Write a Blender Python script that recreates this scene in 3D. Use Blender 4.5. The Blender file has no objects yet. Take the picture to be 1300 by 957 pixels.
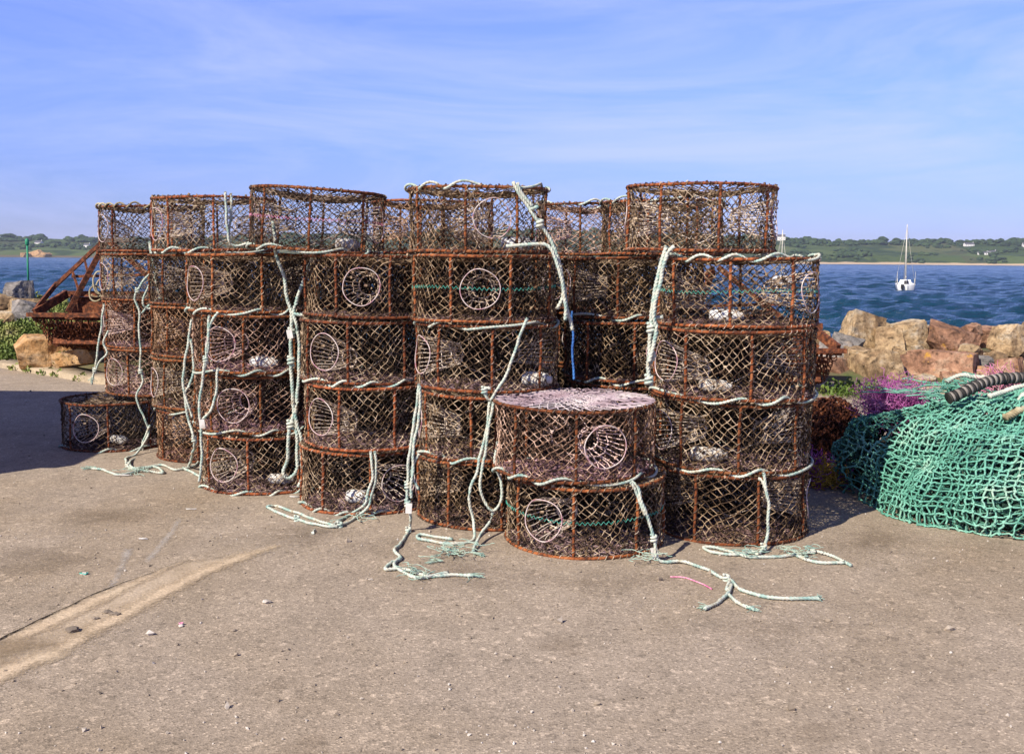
import bpy, bmesh, math, random
import numpy as np
from mathutils import Vector, Matrix, Quaternion, noise

rnd = random.Random(7)
nr = np.random.RandomState(11)
sc = bpy.context.scene
COL = sc.collection
R_ = math.radians
PI = math.pi

# ------------------------------------------------------------------ camera
cam_d = bpy.data.cameras.new('camera'); cam = bpy.data.objects.new('camera', cam_d)
COL.objects.link(cam); sc.camera = cam
cam_d.lens = 35; cam_d.sensor_width = 36; cam_d.shift_y = -0.0342
cam_d.clip_start = 0.1; cam_d.clip_end = 9000
EYE = Vector((0, 0, 1.5))
cam.location = EYE
CM = Matrix.Rotation(R_(90 - 4.75), 3, 'X') @ Matrix.Rotation(R_(0.48), 3, 'Z')
cam.rotation_euler = CM.to_euler()
F = 1263.9

def ray(px, py):
    return CM @ Vector(((px - 650) / F, -(py - 434) / F, -1))
def gp(px, py, z=0.0):                       # where a sight line meets the height z
    d = ray(px, py); t = (z - EYE.z) / d.z
    return EYE + d * t
def at(px, py, Y):                           # where a sight line meets the depth Y
    d = ray(px, py); return EYE + d * (Y / d.y)

# ------------------------------------------------------------------ tagging
def tag(o, label=None, cat=None, group=None, kind=None):
    if label: o['label'] = label
    if cat: o['category'] = cat
    if group: o['group'] = group
    if kind: o['kind'] = kind
    return o
def link(name, mesh, parent=None, mat=None):
    o = bpy.data.objects.new(name, mesh); COL.objects.link(o)
    if parent: o.parent = parent
    if mat is not None and mesh is not None and len(mesh.materials) == 0: mesh.materials.append(mat)
    return o
def empty(name, loc=(0, 0, 0), rz=0):
    o = bpy.data.objects.new(name, None); COL.objects.link(o)
    o.location = loc; o.rotation_euler = (0, 0, rz); o.empty_display_size = .1
    return o

# ------------------------------------------------------------------ mesh builder
class MB:
    def __init__(s): s.v = []; s.f = []; s.m = []; s.n = 0
    def add(s, v, f, mi=0):
        v = np.asarray(v, float).reshape(-1, 3)
        s.v.append(v)
        k = s.n
        for q in f: s.f.append(tuple(int(i) + k for i in q))
        s.m += [mi] * len(f); s.n += len(v)
    def mesh(s, name, mats=(), smooth=True):
        me = bpy.data.meshes.new(name)
        vs = np.concatenate(s.v) if s.v else np.zeros((0, 3))
        me.from_pydata(vs.tolist(), [], s.f)
        for m in mats: me.materials.append(m)
        me.polygons.foreach_set('material_index', s.m)
        me.polygons.foreach_set('use_smooth', [smooth] * len(s.f))
        me.update(); return me
    def segs(s, A, B, r, n=3, mi=0):
        A = np.asarray(A, float); B = np.asarray(B, float)
        if len(A) == 0: return
        d = B - A; L = np.linalg.norm(d, axis=1, keepdims=True); L[L == 0] = 1; d = d / L
        ref = np.where(np.abs(d[:, 2:3]) < .8, np.array([[0, 0, 1.]]), np.array([[1., 0, 0]]))
        u = np.cross(d, ref); u /= np.linalg.norm(u, axis=1, keepdims=True); w = np.cross(d, u)
        rr = np.broadcast_to(np.asarray(r, float).reshape(-1, 1), (len(A), 1))
        a = np.arange(n) * 2 * PI / n
        off = (u[:, None, :] * np.cos(a)[None, :, None] + w[:, None, :] * np.sin(a)[None, :, None]) * rr[:, None, :]
        V = np.concatenate([A[:, None, :] + off, B[:, None, :] + off], axis=1)
        F_ = []
        for k in range(len(A)):
            b = k * 2 * n
            for i in range(n):
                j = (i + 1) % n
                F_.append((b + i, b + j, b + n + j, b + n + i))
        s.add(V.reshape(-1, 3), F_, mi)
    def tube(s, pts, r, n=8, closed=False, mi=0, lobes=0, twist=0.0, cap=True, rj=0.0):
        P = [Vector(p) for p in pts]; N = len(P)
        rs = r if hasattr(r, '__len__') else [r] * N
        T = []
        for i in range(N):
            if closed: t = P[(i + 1) % N] - P[i - 1]
            else: t = P[min(i + 1, N - 1)] - P[max(i - 1, 0)]
            T.append(t.normalized() if t.length > 1e-9 else Vector((0, 0, 1)))
        ref = Vector((0, 0, 1)) if abs(T[0].z) < .9 else Vector((1, 0, 0))
        u = T[0].cross(ref).normalized(); V = []; acc = 0
        for i in range(N):
            if i:
                q = T[i - 1].rotation_difference(T[i]); u = (q @ u)
                u = (u - T[i] * u.dot(T[i])).normalized(); acc += (P[i] - P[i - 1]).length
            w = T[i].cross(u)
            for k in range(n):
                a = 2 * PI * k / n
                rad = rs[i] * (1 + (0.22 * math.cos(lobes * a) if lobes else 0))
                if rj: rad *= 1 + rnd.uniform(-rj, rj)
                b = a + twist * acc
                V.append(P[i] + (u * math.cos(b) + w * math.sin(b)) * rad)
        F_ = []
        for i in range(N if closed else N - 1):
            i2 = (i + 1) % N
            for k in range(n):
                k2 = (k + 1) % n
                F_.append((i * n + k, i * n + k2, i2 * n + k2, i2 * n + k))
        if not closed and cap:
            F_.append(tuple(range(n))[::-1]); F_.append(tuple((N - 1) * n + k for k in range(n)))
        s.add([tuple(v) for v in V], F_, mi)
    def box(s, c, sz, rot=None, mi=0):
        V = []
        for z in (-1, 1):
            for y in (-1, 1):
                for x in (-1, 1):
                    p = Vector((x * sz[0] / 2, y * sz[1] / 2, z * sz[2] / 2))
                    if rot is not None: p = rot @ p
                    V.append(tuple(p + Vector(c)))
        s.add(V, [(0, 2, 3, 1), (4, 5, 7, 6), (0, 1, 5, 4), (2, 6, 7, 3), (0, 4, 6, 2), (1, 3, 7, 5)], mi)
    def bar(s, a, b, w, h, mi=0):            # rectangular bar a -> b
        a = Vector(a); b = Vector(b); d = b - a
        q = d.to_track_quat('X', 'Z').to_matrix()
        s.box((a + b) / 2, (d.length, w, h), q, mi)

def spline(pts, step=.02, closed=False):
    P = [Vector(p) for p in pts]; out = []; N = len(P)
    for i in range(N if closed else N - 1):
        if closed: p0, p1, p2, p3 = P[i - 1], P[i], P[(i + 1) % N], P[(i + 2) % N]
        else: p0, p1, p2, p3 = P[max(i - 1, 0)], P[i], P[i + 1], P[min(i + 2, N - 1)]
        n = max(2, int((p2 - p1).length / step))
        for k in range(n):
            t = k / n; t2 = t * t; t3 = t2 * t
            out.append(.5 * ((2 * p1) + (p2 - p0) * t + (2 * p0 - 5 * p1 + 4 * p2 - p3) * t2 + (3 * p1 - p0 - 3 * p2 + p3) * t3))
    if not closed: out.append(P[-1])
    return out

# ------------------------------------------------------------------ materials
def newmat(name, rough=.8, metal=0.0, spec=.3):
    m = bpy.data.materials.new(name); m.use_nodes = True
    nt = m.node_tree; b = nt.nodes['Principled BSDF']
    b.inputs['Roughness'].default_value = rough; b.inputs['Metallic'].default_value = metal
    b.inputs['Specular IOR Level'].default_value = spec
    return m, nt, b
def nd(nt, typ, **kw):
    n = nt.nodes.new(typ)
    for k, v in kw.items():
        if k.startswith('i_'):
            key = k[2:].replace('_', ' ')
            n.inputs[key].default_value = v
        else: setattr(n, k, v)
    return n
def ramp(nt, fac, stops, interp='LINEAR'):
    r = nt.nodes.new('ShaderNodeValToRGB'); cr = r.color_ramp; cr.interpolation = interp
    while len(cr.elements) < len(stops): cr.elements.new(.5)
    for e, (p, c) in zip(cr.elements, stops):
        e.position = p; e.color = (c[0], c[1], c[2], 1) if hasattr(c, '__len__') else (c, c, c, 1)
    nt.links.new(fac, r.inputs['Fac']); return r.outputs['Color']
def coords(nt, kind='Object', loc_rand=True):
    t = nt.nodes.new('ShaderNodeTexCoord')
    o = t.outputs[kind]
    if loc_rand:
        oi = nt.nodes.new('ShaderNodeObjectInfo')
        mul = nd(nt, 'ShaderNodeMath', operation='MULTIPLY'); mul.inputs[1].default_value = 37.0
        nt.links.new(oi.outputs['Random'], mul.inputs[0])
        ad = nd(nt, 'ShaderNodeVectorMath', operation='ADD')
        nt.links.new(o, ad.inputs[0]); nt.links.new(mul.outputs[0], ad.inputs[1]); o = ad.outputs[0]
    return o
def noi(nt, vec, scale, detail=3, rough=.55, out='Fac', dist=0):
    n = nd(nt, 'ShaderNodeTexNoise'); n.inputs['Scale'].default_value = scale
    n.inputs['Detail'].default_value = detail; n.inputs['Roughness'].default_value = rough
    n.inputs['Distortion'].default_value = dist
    nt.links.new(vec, n.inputs['Vector']); return n.outputs[out]
def mix(nt, a, b, fac, mode='MIX'):
    m = nd(nt, 'ShaderNodeMix', data_type='RGBA', blend_type=mode)
    for sock, val in ((m.inputs[6], a), (m.inputs[7], b), (m.inputs[0], fac)):
        if hasattr(val, 'is_linked') or hasattr(val, 'links'): nt.links.new(val, sock)
        elif hasattr(val, '__len__'): sock.default_value = (val[0], val[1], val[2], 1)
        else: sock.default_value = val
    return m.outputs[2]
def bump(nt, b, h, strength=.5, dist=.01):
    n = nd(nt, 'ShaderNodeBump'); n.inputs['Strength'].default_value = strength; n.inputs['Distance'].default_value = dist
    nt.links.new(h, n.inputs['Height']); nt.links.new(n.outputs['Normal'], b.inputs['Normal'])
def tinted(nt, b, col, hue=True):            # multiply by the object's own colour
    if hue:
        oi = nt.nodes.new('ShaderNodeObjectInfo'); col = mix(nt, col, oi.outputs['Color'], 1.0, 'MULTIPLY')
    nt.links.new(col, b.inputs['Base Color'])

def simple(name, stops, scale=20, rough=.8, bumpd=0.0, bs=60, tint=False, detail=4, metal=0, spec=.3, dist=0):
    m, nt, b = newmat(name, rough, metal, spec); c = coords(nt)
    col = ramp(nt, noi(nt, c, scale, detail, .6, dist=dist), stops)
    tinted(nt, b, col, tint)
    if bumpd: bump(nt, b, noi(nt, c, bs, 4), .8, bumpd)
    return m

M_rust = simple('rust', [(.32, (.022, .010, .007)), (.43, (.10, .030, .012)), (.55, (.27, .078, .022)), (.70, (.34, .14, .055))], 28, .9, .006, 120, True)
M_rust_dark = simple('dark_rust', [(.3, (.022, .010, .008)), (.46, (.085, .028, .014)), (.60, (.20, .062, .024)), (.72, (.30, .13, .06))], 22, .88, .01, 60)
M_net = simple('pot_netting', [(.33, (.014, .010, .008)), (.44, (.065, .042, .029)), (.52, (.22, .155, .10)), (.61, (.50, .415, .315)), (.68, (.36, .26, .21)), (.78, (.15, .06, .035))], 15, .9, .003, 250, True)
M_floor = simple('gathered_netting', [(.3, (.035, .02, .02)), (.48, (.17, .11, .12)), (.62, (.36, .26, .30)), (.75, (.52, .44, .47))], 16, .9, .003, 250, True)
M_lid = simple('lid_netting', [(.3, (.22, .15, .17)), (.48, (.38, .30, .33)), (.62, (.52, .46, .46)), (.75, (.60, .57, .54))], 5, .9, .003, 250, True)
M_funnel = simple('funnel_twine', [(.3, (.40, .33, .28)), (.5, (.64, .57, .52)), (.7, (.76, .70, .66))], 25, .85, 0, 1, True)
M_fring = simple('funnel_hoop', [(.35, (.35, .14, .20)), (.46, (.50, .36, .36)), (.6, (.62, .55, .50))], 18, .6, 0)
M_weed = simple('dry_weed', [(.3, (.014, .010, .007)), (.5, (.055, .037, .022)), (.62, (.18, .125, .072)), (.78, (.36, .28, .19))], 22, .95, 0, 1, True)
M_dark = simple('shade_dark_twine', [(.35, (.012, .010, .008)), (.6, (.035, .026, .020)), (.75, (.09, .065, .05))], 16, .95, 0, 1, True)  # twine darkened so the pots' inner shade is put into its colour
M_jar = simple('dirty_white_plastic', [(.35, (.30, .25, .20)), (.5, (.58, .55, .51)), (.7, (.72, .71, .69))], 7, .45, .002, 40)
M_rope = simple('rope_aqua', [(.28, (.22, .36, .33)), (.40, (.30, .40, .35)), (.49, (.46, .50, .43)), (.58, (.54, .54, .46)), (.68, (.36, .32, .23)), (.78, (.18, .14, .09))], 22, .9, .002, 300, True)
M_rope_tan = simple('rope_tan', [(.32, (.16, .12, .07)), (.5, (.36, .30, .18)), (.7, (.50, .46, .34))], 9, .9, .002, 300)
M_blue = simple('blue_rope', [(.4, (.03, .10, .32)), (.6, (.06, .2, .5))], 20, .8)
M_pink = simple('pink_twine', [(.4, (.55, .13, .28)), (.6, (.75, .35, .45))], 20, .8)
M_green_tw = simple('green_twine', [(.4, (.04, .30, .22)), (.6, (.10, .45, .36))], 20, .8)

# teal trawl netting
M_teal = simple('teal_netting', [(.30, (.045, .16, .12)), (.43, (.095, .29, .215)), (.58, (.165, .39, .30)), (.72, (.33, .45, .35))], 3.5, .75, .002, 200, True)
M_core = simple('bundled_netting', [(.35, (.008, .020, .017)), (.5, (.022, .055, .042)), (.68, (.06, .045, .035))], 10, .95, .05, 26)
M_purple = simple('purple_netting', [(.3, (.20, .035, .16)), (.5, (.42, .10, .33)), (.7, (.55, .28, .46))], 8, .8, 0)
M_yellow = simple('yellow_netting', [(.35, (.25, .12, .02)), (.6, (.6, .38, .05))], 9, .8, 0)
M_disc_dark = simple('black_rubber', [(.4, (.012, .012, .012)), (.7, (.05, .045, .04))], 12, .7)
M_disc_pale = simple('pale_rubber', [(.4, (.16, .14, .12)), (.7, (.30, .27, .24))], 12, .8)

# ---- asphalt
def m_ground():
    m, nt, b = newmat('worn_asphalt', .92, 0, .2); c = coords(nt, 'Object', False)
    big = noi(nt, c, .35, 5, .6, dist=.6)
    base = ramp(nt, big, [(.33, (.285, .218, .150)), (.45, (.325, .258, .190)), (.56, (.340, .275, .212)), (.70, (.375, .300, .222))])
    med = noi(nt, c, 3.2, 6, .65)
    base = mix(nt, base, ramp(nt, med, [(.35, .86), (.55, 1.0), (.7, 1.08)]), 1.0, 'MULTIPLY')
    # aggregate grains
    v = nd(nt, 'ShaderNodeTexVoronoi'); v.inputs['Scale'].default_value = 135; nt.links.new(c, v.inputs['Vector'])
    sepx = nd(nt, 'ShaderNodeSeparateColor'); nt.links.new(v.outputs['Color'], sepx.inputs[0])
    grain = ramp(nt, sepx.outputs[0], [(0, .42), (.12, .68), (.35, .90), (.8, 1.06), (.93, 1.35), (1, 1.85)])
    base = mix(nt, base, grain, .7, 'MULTIPLY')
    v2 = nd(nt, 'ShaderNodeTexVoronoi'); v2.inputs['Scale'].default_value = 38; nt.links.new(c, v2.inputs['Vector'])
    sep2 = nd(nt, 'ShaderNodeSeparateColor'); nt.links.new(v2.outputs['Color'], sep2.inputs[0])
    g2 = ramp(nt, sep2.outputs[1], [(0, .62), (.06, .92), (.93, 1.0), (1, 1.45)])
    base = mix(nt, base, g2, .8, 'MULTIPLY')
    # old stains with shapes of their own
    st = noi(nt, c, 1.1, 4, .7, dist=1.5)
    base = mix(nt, base, (.17, .125, .085), ramp(nt, st, [(.60, 0), (.72, .35)]))
    nt.links.new(base, b.inputs['Base Color'])
    h = mix(nt, v.outputs['Distance'], noi(nt, c, 60, 6, .7), .5)
    bump(nt, b, h, .6, .0045)
    return m
M_ground = m_ground()
def m_sand(name, a, bcol, dark, soft=True, amax=1):
    m, nt, b = newmat(name, .95, 0, .15); c = coords(nt, 'Object', False)
    base = ramp(nt, noi(nt, c, 4, 6, .7), [(.3, dark), (.48, a), (.7, bcol)])
    v = nd(nt, 'ShaderNodeTexVoronoi'); v.inputs['Scale'].default_value = 130; nt.links.new(c, v.inputs['Vector'])
    sepx = nd(nt, 'ShaderNodeSeparateColor'); nt.links.new(v.outputs['Color'], sepx.inputs[0])
    base = mix(nt, base, ramp(nt, sepx.outputs[0], [(0, .72), (.15, .9), (.85, 1.05), (1, 1.35)]), .8, 'MULTIPLY')
    nt.links.new(base, b.inputs['Base Color']); bump(nt, b, noi(nt, c, 70, 5), .6, .006)
    if soft:
        at_ = nd(nt, 'ShaderNodeAttribute', attribute_name='edge')
        nz = mix(nt, noi(nt, c, 7, 5, .7), noi(nt, c, 60, 4, .7), .45)
        a1 = nd(nt, 'ShaderNodeMath', operation='MULTIPLY_ADD'); nt.links.new(nz, a1.inputs[0]); a1.inputs[1].default_value = 4.0; a1.inputs[2].default_value = -2.0
        a2 = nd(nt, 'ShaderNodeMath', operation='ADD'); nt.links.new(at_.outputs['Fac'], a2.inputs[0]); nt.links.new(a1.outputs[0], a2.inputs[1])
        mr = nd(nt, 'ShaderNodeMapRange'); mr.inputs[1].default_value = -.15 ; mr.inputs[2].default_value = .95 if amax == 1 else 1.6; mr.inputs[4].default_value = amax; nt.links.new(a2.outputs[0], mr.inputs[0])
        nt.links.new(mr.outputs[0], b.inputs['Alpha'])
    return m
M_trench = m_sand('sandy_concrete', (.40, .315, .225), (.45, .36, .265), (.31, .24, .17))
M_sand = m_sand('pale_sand', (.50, .385, .265), (.55, .44, .31), (.43, .33, .22))
M_damp = m_sand('damp_sand', (.27, .20, .13), (.33, .25, .165), (.21, .155, .10), True, .85)
M_stain = m_sand('ground_stain', (.19, .145, .10), (.25, .19, .14), (.15, .11, .075), True, .5)
M_chalk = m_sand('chalky_scrape', (.50, .45, .40), (.58, .54, .49), (.42, .37, .32), True, .85)
M_crack = simple('crack_dirt', [(.4, (.03, .025, .02)), (.7, (.09, .07, .05))], 20)
M_kerb = m_sand('kerb_concrete', (.36, .285, .195), (.44, .36, .26), (.22, .17, .11), False)
M_bank = simple('bank_soil', [(.35, (.06, .05, .025)), (.5, (.12, .095, .05)), (.65, (.09, .11, .035))], 3, .95, .05, 12)
M_pebble = simple('pebbles', [(.35, (.10, .08, .065)), (.5, (.30, .24, .18)), (.65, (.55, .50, .44))], 3.1, .9)
M_leaf = simple('weed_leaves', [(.3, (.06, .095, .018)), (.45, (.12, .165, .034)), (.6, (.23, .24, .07)), (.75, (.34, .29, .15))], 2.5, .6, 0, 1, True)
M_leaf.node_tree.nodes['Principled BSDF'].inputs['Specular IOR Level'].default_value = .25

def m_rock(name, cols, lichen=None):
    m, nt, b = newmat(name, .9, 0, .2); c = coords(nt)
    n1 = noi(nt, c, 2.1, 9, .70, dist=.5)
    col = ramp(nt, n1, [(.32, cols[0]), (.43, cols[1]), (.54, cols[2]), (.66, cols[3])])
    col = mix(nt, col, ramp(nt, noi(nt, c, 14, 6, .7), [(.34, .25), (.45, .80), (.58, 1.08), (.70, 1.4)]), 1.0, 'MULTIPLY')
    if lichen: col = mix(nt, col, lichen, ramp(nt, noi(nt, c, 5, 4, .7), [(.60, 0), (.66, .8)]))
    tinted(nt, b, col, True)
    bump(nt, b, noi(nt, c, 11, 9, .74), .9, .035)
    return m
M_rocks = {
    'tan': m_rock('tan_granite', [(.08, .06, .045), (.25, .16, .085), (.44, .31, .175), (.50, .43, .33)]),
    'red': m_rock('reddish_granite', [(.09, .055, .04), (.22, .115, .07), (.34, .19, .12), (.40, .29, .20)], (.45, .24, .04)),
    'grey': m_rock('grey_granite', [(.09, .085, .085), (.19, .175, .165), (.27, .24, .215), (.36, .27, .19)]),
    'orange': m_rock('orange_granite', [(.22, .12, .05), (.42, .22, .085), (.50, .31, .15), (.50, .38, .26)]),
}

# ---- sea
def m_sea():
    m, nt, b = newmat('sea_water', .16, 0, .5)
    b.inputs['IOR'].default_value = 1.33
    t = nt.nodes.new('ShaderNodeTexCoord')
    mp = nd(nt, 'ShaderNodeMapping'); mp.inputs['Scale'].default_value = (.55, 1.0, 1.0); mp.inputs['Rotation'].default_value = (0, 0, .12)
    nt.links.new(t.outputs['Object'], mp.inputs['Vector'])
    big = noi(nt, mp.outputs[0], .03, 3, .6)
    col = ramp(nt, big, [(.35, (.003, .032, .058)), (.65, (.006, .046, .078))])
    nt.links.new(col, b.inputs['Base Color'])
    h = mix(nt, noi(nt, mp.outputs[0], 1.6, 5, .65), noi(nt, mp.outputs[0], .45, 3, .6), .5)
    bump(nt, b, h, 1.0, 1.1)
    return m
M_sea = m_sea()
def m_hill():
    m, nt, b = newmat('hill_fields', .95, 0, .1)
    t = nt.nodes.new('ShaderNodeTexCoord'); c = t.outputs['Object']
    v = nd(nt, 'ShaderNodeTexVoronoi'); v.inputs['Scale'].default_value = .008
    wc = mix(nt, c, noi(nt, c, .01, 3, .6, 'Color'), 0.0)
    mp = nd(nt, 'ShaderNodeMapping'); mp.inputs['Scale'].default_value = (1, .45, 1); nt.links.new(c, mp.inputs['Vector'])
    nt.links.new(mp.outputs[0], v.inputs['Vector'])
    s = nd(nt, 'ShaderNodeSeparateColor'); nt.links.new(v.outputs['Color'], s.inputs[0])
    col = ramp(nt, s.outputs[0], [(0, (.050, .078, .024)), (.3, (.080, .112, .036)), (.55, (.11, .125, .050)), (.75, (.05, .065, .024)), (1, (.15, .14, .07))])
    col = mix(nt, col, (.028, .050, .020), ramp(nt, noi(nt, c, .012, 6, .7), [(.50, 0), (.56, .9)]))
    col = mix(nt, col, (.30, .25, .18), ramp(nt, noi(nt, c, .05, 4, .7), [(.67, 0), (.72, .7)]))
    # low cliffs and sand at the shore
    sx = nd(nt, 'ShaderNodeSeparateXYZ'); nt.links.new(c, sx.inputs[0])
    zz = nd(nt, 'ShaderNodeMath', operation='ADD'); nt.links.new(sx.outputs[2], zz.inputs[0])
    nn = nd(nt, 'ShaderNodeMath', operation='MULTIPLY_ADD'); nt.links.new(noi(nt, c, .02, 4), nn.inputs[0]); nn.inputs[1].default_value = -5; nn.inputs[2].default_value = 2.5
    nt.links.new(nn.outputs[0], zz.inputs[1])
    mr = nd(nt, 'ShaderNodeMapRange'); mr.inputs[1].default_value = .4; mr.inputs[2].default_value = 1.6; mr.inputs[3].default_value = 1; mr.inputs[4].default_value = 0
    nt.links.new(zz.outputs[0], mr.inputs[0])
    mx = nd(nt, 'ShaderNodeMapRange'); mx.inputs[1].default_value = -150; mx.inputs[2].default_value = 150; nt.links.new(sx.outputs[0], mx.inputs[0])
    col = mix(nt, col, mix(nt, (.13, .10, .06), (.50, .37, .24), mx.outputs[0]), mr.outputs[0])
    nt.links.new(col, b.inputs['Base Color'])
    return m
M_hill = m_hill()
M_wood = simple('wood_foliage', [(.35, (.016, .030, .012)), (.5, (.030, .055, .020)), (.68, (.055, .085, .028))], .05, .9)
M_white = simple('white_paint', [(.4, (.74, .74, .72)), (.7, (.82, .82, .82))], 2, .4)
M_glass = simple('dark_glass', [(.4, (.02, .02, .025)), (.7, (.04, .04, .05))], 2, .1)
M_blackp = simple('black_plastic', [(.4, (.015, .015, .017)), (.7, (.04, .04, .04))], 2, .4)
M_alu = simple('mast_metal', [(.4, (.5, .46, .38)), (.7, (.62, .58, .5))], 2, .4)
M_beacon = simple('green_paint', [(.4, (.02, .20, .10)), (.7, (.03, .30, .15))], 2, .5)
M_render = simple('house_render', [(.4, (.66, .63, .58)), (.7, (.76, .74, .70))], 1, .8)
M_slate = simple('slate_roof', [(.4, (.06, .06, .07)), (.7, (.12, .11, .12))], 1, .7)

# ------------------------------------------------------------------ setting
KERB = [(-60, 62), (-14, 20.0), (-6.8, 13.2), (-4.87, 11.6), (-3.2, 11.15), (0, 11.2), (4, 11.4), (12, 11.2), (60, 10)]
def kerb_y(x):
    for (x0, y0), (x1, y1) in zip(KERB, KERB[1:]):
        if x <= x1: return y0 + (y1 - y0) * (x - x0) / (x1 - x0)
    return KERB[-1][1]
xs = sorted(set([round(v, 3) for v in list(np.linspace(-60, 60, 61)) + list(np.arange(-10, 10.1, .5)) + [k[0] for k in KERB]]))
g = MB(); V = []; ys = [-60, -20, -5, 0, 2.5, 5, 7.5, 1e9]
for x in xs:
    for y in ys: V.append((x, min(y, kerb_y(x)), 0))
ny = len(ys)
g.add(V, [(i * ny + j, (i + 1) * ny + j, (i + 1) * ny + j + 1, i * ny + j + 1) for i in range(len(xs) - 1) for j in range(ny - 1)])
tag(link('ground', g.mesh('ground', [M_ground])), kind='structure')
# kerb
g = MB(); kx = [x for x in np.arange(-18, 16, .18)]
V = []
for i, x in enumerate(kx):
    y = kerb_y(x); j = .018 * noise.noise(Vector((x * 1.7, 3, 0))) ; h = .07 + .02 * noise.noise(Vector((x * 2.2, 0, 5)))
    V += [(x, y - .02 + j, -.05), (x, y + j, h * .85), (x, y + .03 + j, h), (x, y + .40, h + .01), (x, y + .44, -.05)]
g.add(V, [(i * 5 + k, (i + 1) * 5 + k, (i + 1) * 5 + k + 1, i * 5 + k + 1) for i in range(len(kx) - 1) for k in range(4)])
tag(link('kerb', g.mesh('kerb', [M_kerb])), kind='structure')
# bank from kerb to the sea bed
def bank_z(x, d):
    n = noise.noise(Vector((x * .6, d * .8, 0))) * .14
    left = max(0, min(1, (-2.5 - x) / 3.0))
    if d < 2.2: z = .05 + (.28 + .42 * left) * (d / 2.2) + n * min(1, d)
    else: z = .33 + .42 * left - (d - 2.2) * .62 + n
    return max(z, -3.2)
g = MB(); V = []; bx = np.arange(-22, 24, .3); bd = list(np.arange(.41, 9.5, .3))
for x in bx:
    for d in bd: V.append((x, kerb_y(x) + d, bank_z(x, d - .28)))
nb = len(bd)
g.add(V, [(i * nb + j, (i + 1) * nb + j, (i + 1) * nb + j + 1, i * nb + j + 1) for i in range(len(bx) - 1) for j in range(nb - 1)])
tag(link('bank', g.mesh('bank', [M_bank])), kind='structure')

# sheets on the ground
def sheet(name, poly, z, mat, feather=.05, res=.018):
    z *= .5
    P = np.array([[p[0], p[1]] for p in poly]); lo = P.min(0) - feather; hi = P.max(0) + feather
    nx = int((hi[0] - lo[0]) / res) + 2; ny_ = int((hi[1] - lo[1]) / res) + 2
    X, Y = np.meshgrid(np.linspace(lo[0], hi[0], nx), np.linspace(lo[1], hi[1], ny_), indexing='ij')
    D = np.full(X.shape, 1e9); inside = np.zeros(X.shape, bool); n = len(P)
    for k in range(n):
        a, b = P[k], P[(k + 1) % n]; e = b - a; L = max(1e-9, (e ** 2).sum())
        t = np.clip(((X - a[0]) * e[0] + (Y - a[1]) * e[1]) / L, 0, 1)
        D = np.minimum(D, np.hypot(X - a[0] - t * e[0], Y - a[1] - t * e[1]))
        c = (a[1] > Y) != (b[1] > Y); inside ^= c & (X < (b[0] - a[0]) * (Y - a[1]) / (b[1] - a[1] + 1e-12) + a[0])
    D = np.where(inside, D, -D)
    F_ = [(i * ny_ + j, (i + 1) * ny_ + j, (i + 1) * ny_ + j + 1, i * ny_ + j + 1) for i in range(nx - 1) for j in range(ny_ - 1) if max(D[i, j], D[i + 1, j + 1], D[i + 1, j], D[i, j + 1]) > -feather]
    me = bpy.data.meshes.new(name); me.from_pydata([(x, y, z) for x, y in zip(X.ravel(), Y.ravel())], [], F_)
    at_ = me.attributes.new('edge', 'FLOAT', 'POINT'); at_.data.foreach_set('value', (D / feather).ravel().astype('f'))
    bm = bmesh.new(); bm.from_mesh(me); bmesh.ops.delete(bm, geom=[v for v in bm.verts if not v.link_faces], context='VERTS'); bm.to_mesh(me); bm.free()
    me.materials.append(mat); return tag(link(name, me), kind='structure')
G2 = lambda *pts: [tuple(gp(px, py)) for px, py in pts]
sheet('trench_patch', G2((-260, 930), (0, 812), (130, 750), (195, 727), (232, 712), (330, 703), (262, 731), (200, 765), (140, 799), (75, 836), (0, 868), (-200, 960)), .004, M_trench, .05)
sheet('sand_strip', G2((-200, 958), (0, 868), (78, 836), (142, 800), (202, 766), (264, 732), (372, 688), (300, 703), (255, 720), (190, 749), (132, 782), (60, 822), (0, 842), (-200, 925)), .008, M_sand, .06)
sheet('sand_edge', G2((0, 812), (60, 783), (120, 755), (190, 729), (238, 711), (190, 738), (110, 779), (40, 812), (0, 830)), .012, M_sand, .05)
sheet('damp_patch', G2((-60, 850), (-40, 822), (10, 808), (50, 805), (86, 815), (80, 829), (40, 834), (10, 848)), .016, M_damp, .09)
sheet('scrape_mark', G2((136, 748), (148, 722), (157, 696), (170, 697), (158, 724), (143, 749)), .004, M_chalk, .02)
sheet('scrape_mark', G2((182, 712), (200, 690), (215, 674), (226, 656), (232, 658), (221, 679), (206, 697), (188, 716)), .004, M_chalk, .02)
for q_ in (((-20, 700), (60, 690), (120, 705), (90, 722), (20, 735), (-20, 730)), ((330, 668), (400, 660), (450, 672), (400, 690), (340, 690)), ((560, 700), (640, 715), (610, 745), (520, 740)), ((60, 650), (150, 640), (230, 655), (150, 668), (70, 664)), ((640, 720), (745, 735), (860, 722), (900, 735), (760, 752), (650, 738)), ((380, 676), (470, 690), (540, 684), (500, 705), (400, 696)), ((1040, 690), (1100, 668), (1180, 690), (1100, 705)), ((880, 790), (1000, 780), (1080, 800), (960, 815))):
    sheet('oil_stain', G2(*q_), .004, M_stain, .25, .06)
g = MB()
cp = spline([gp(x, y, .004) for x, y in ((-260, 930), (-80, 846), (0, 811), (60, 782), (130, 749), (180, 731), (225, 713))], .03)
cp = [Vector((p.x + .012 * noise.noise(p * 9), p.y + .012 * noise.noise(p * 9 + Vector((4, 0, 0))), .004)) for p in cp]
g.tube(cp, [.0055 * (0.7 + .6 * abs(noise.noise(p * 6))) * min(1, (len(cp) - k_) / 30) for k_, p in enumerate(cp)], 5)
tag(link('crack', g.mesh('crack', [M_crack])), kind='structure')

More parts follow.
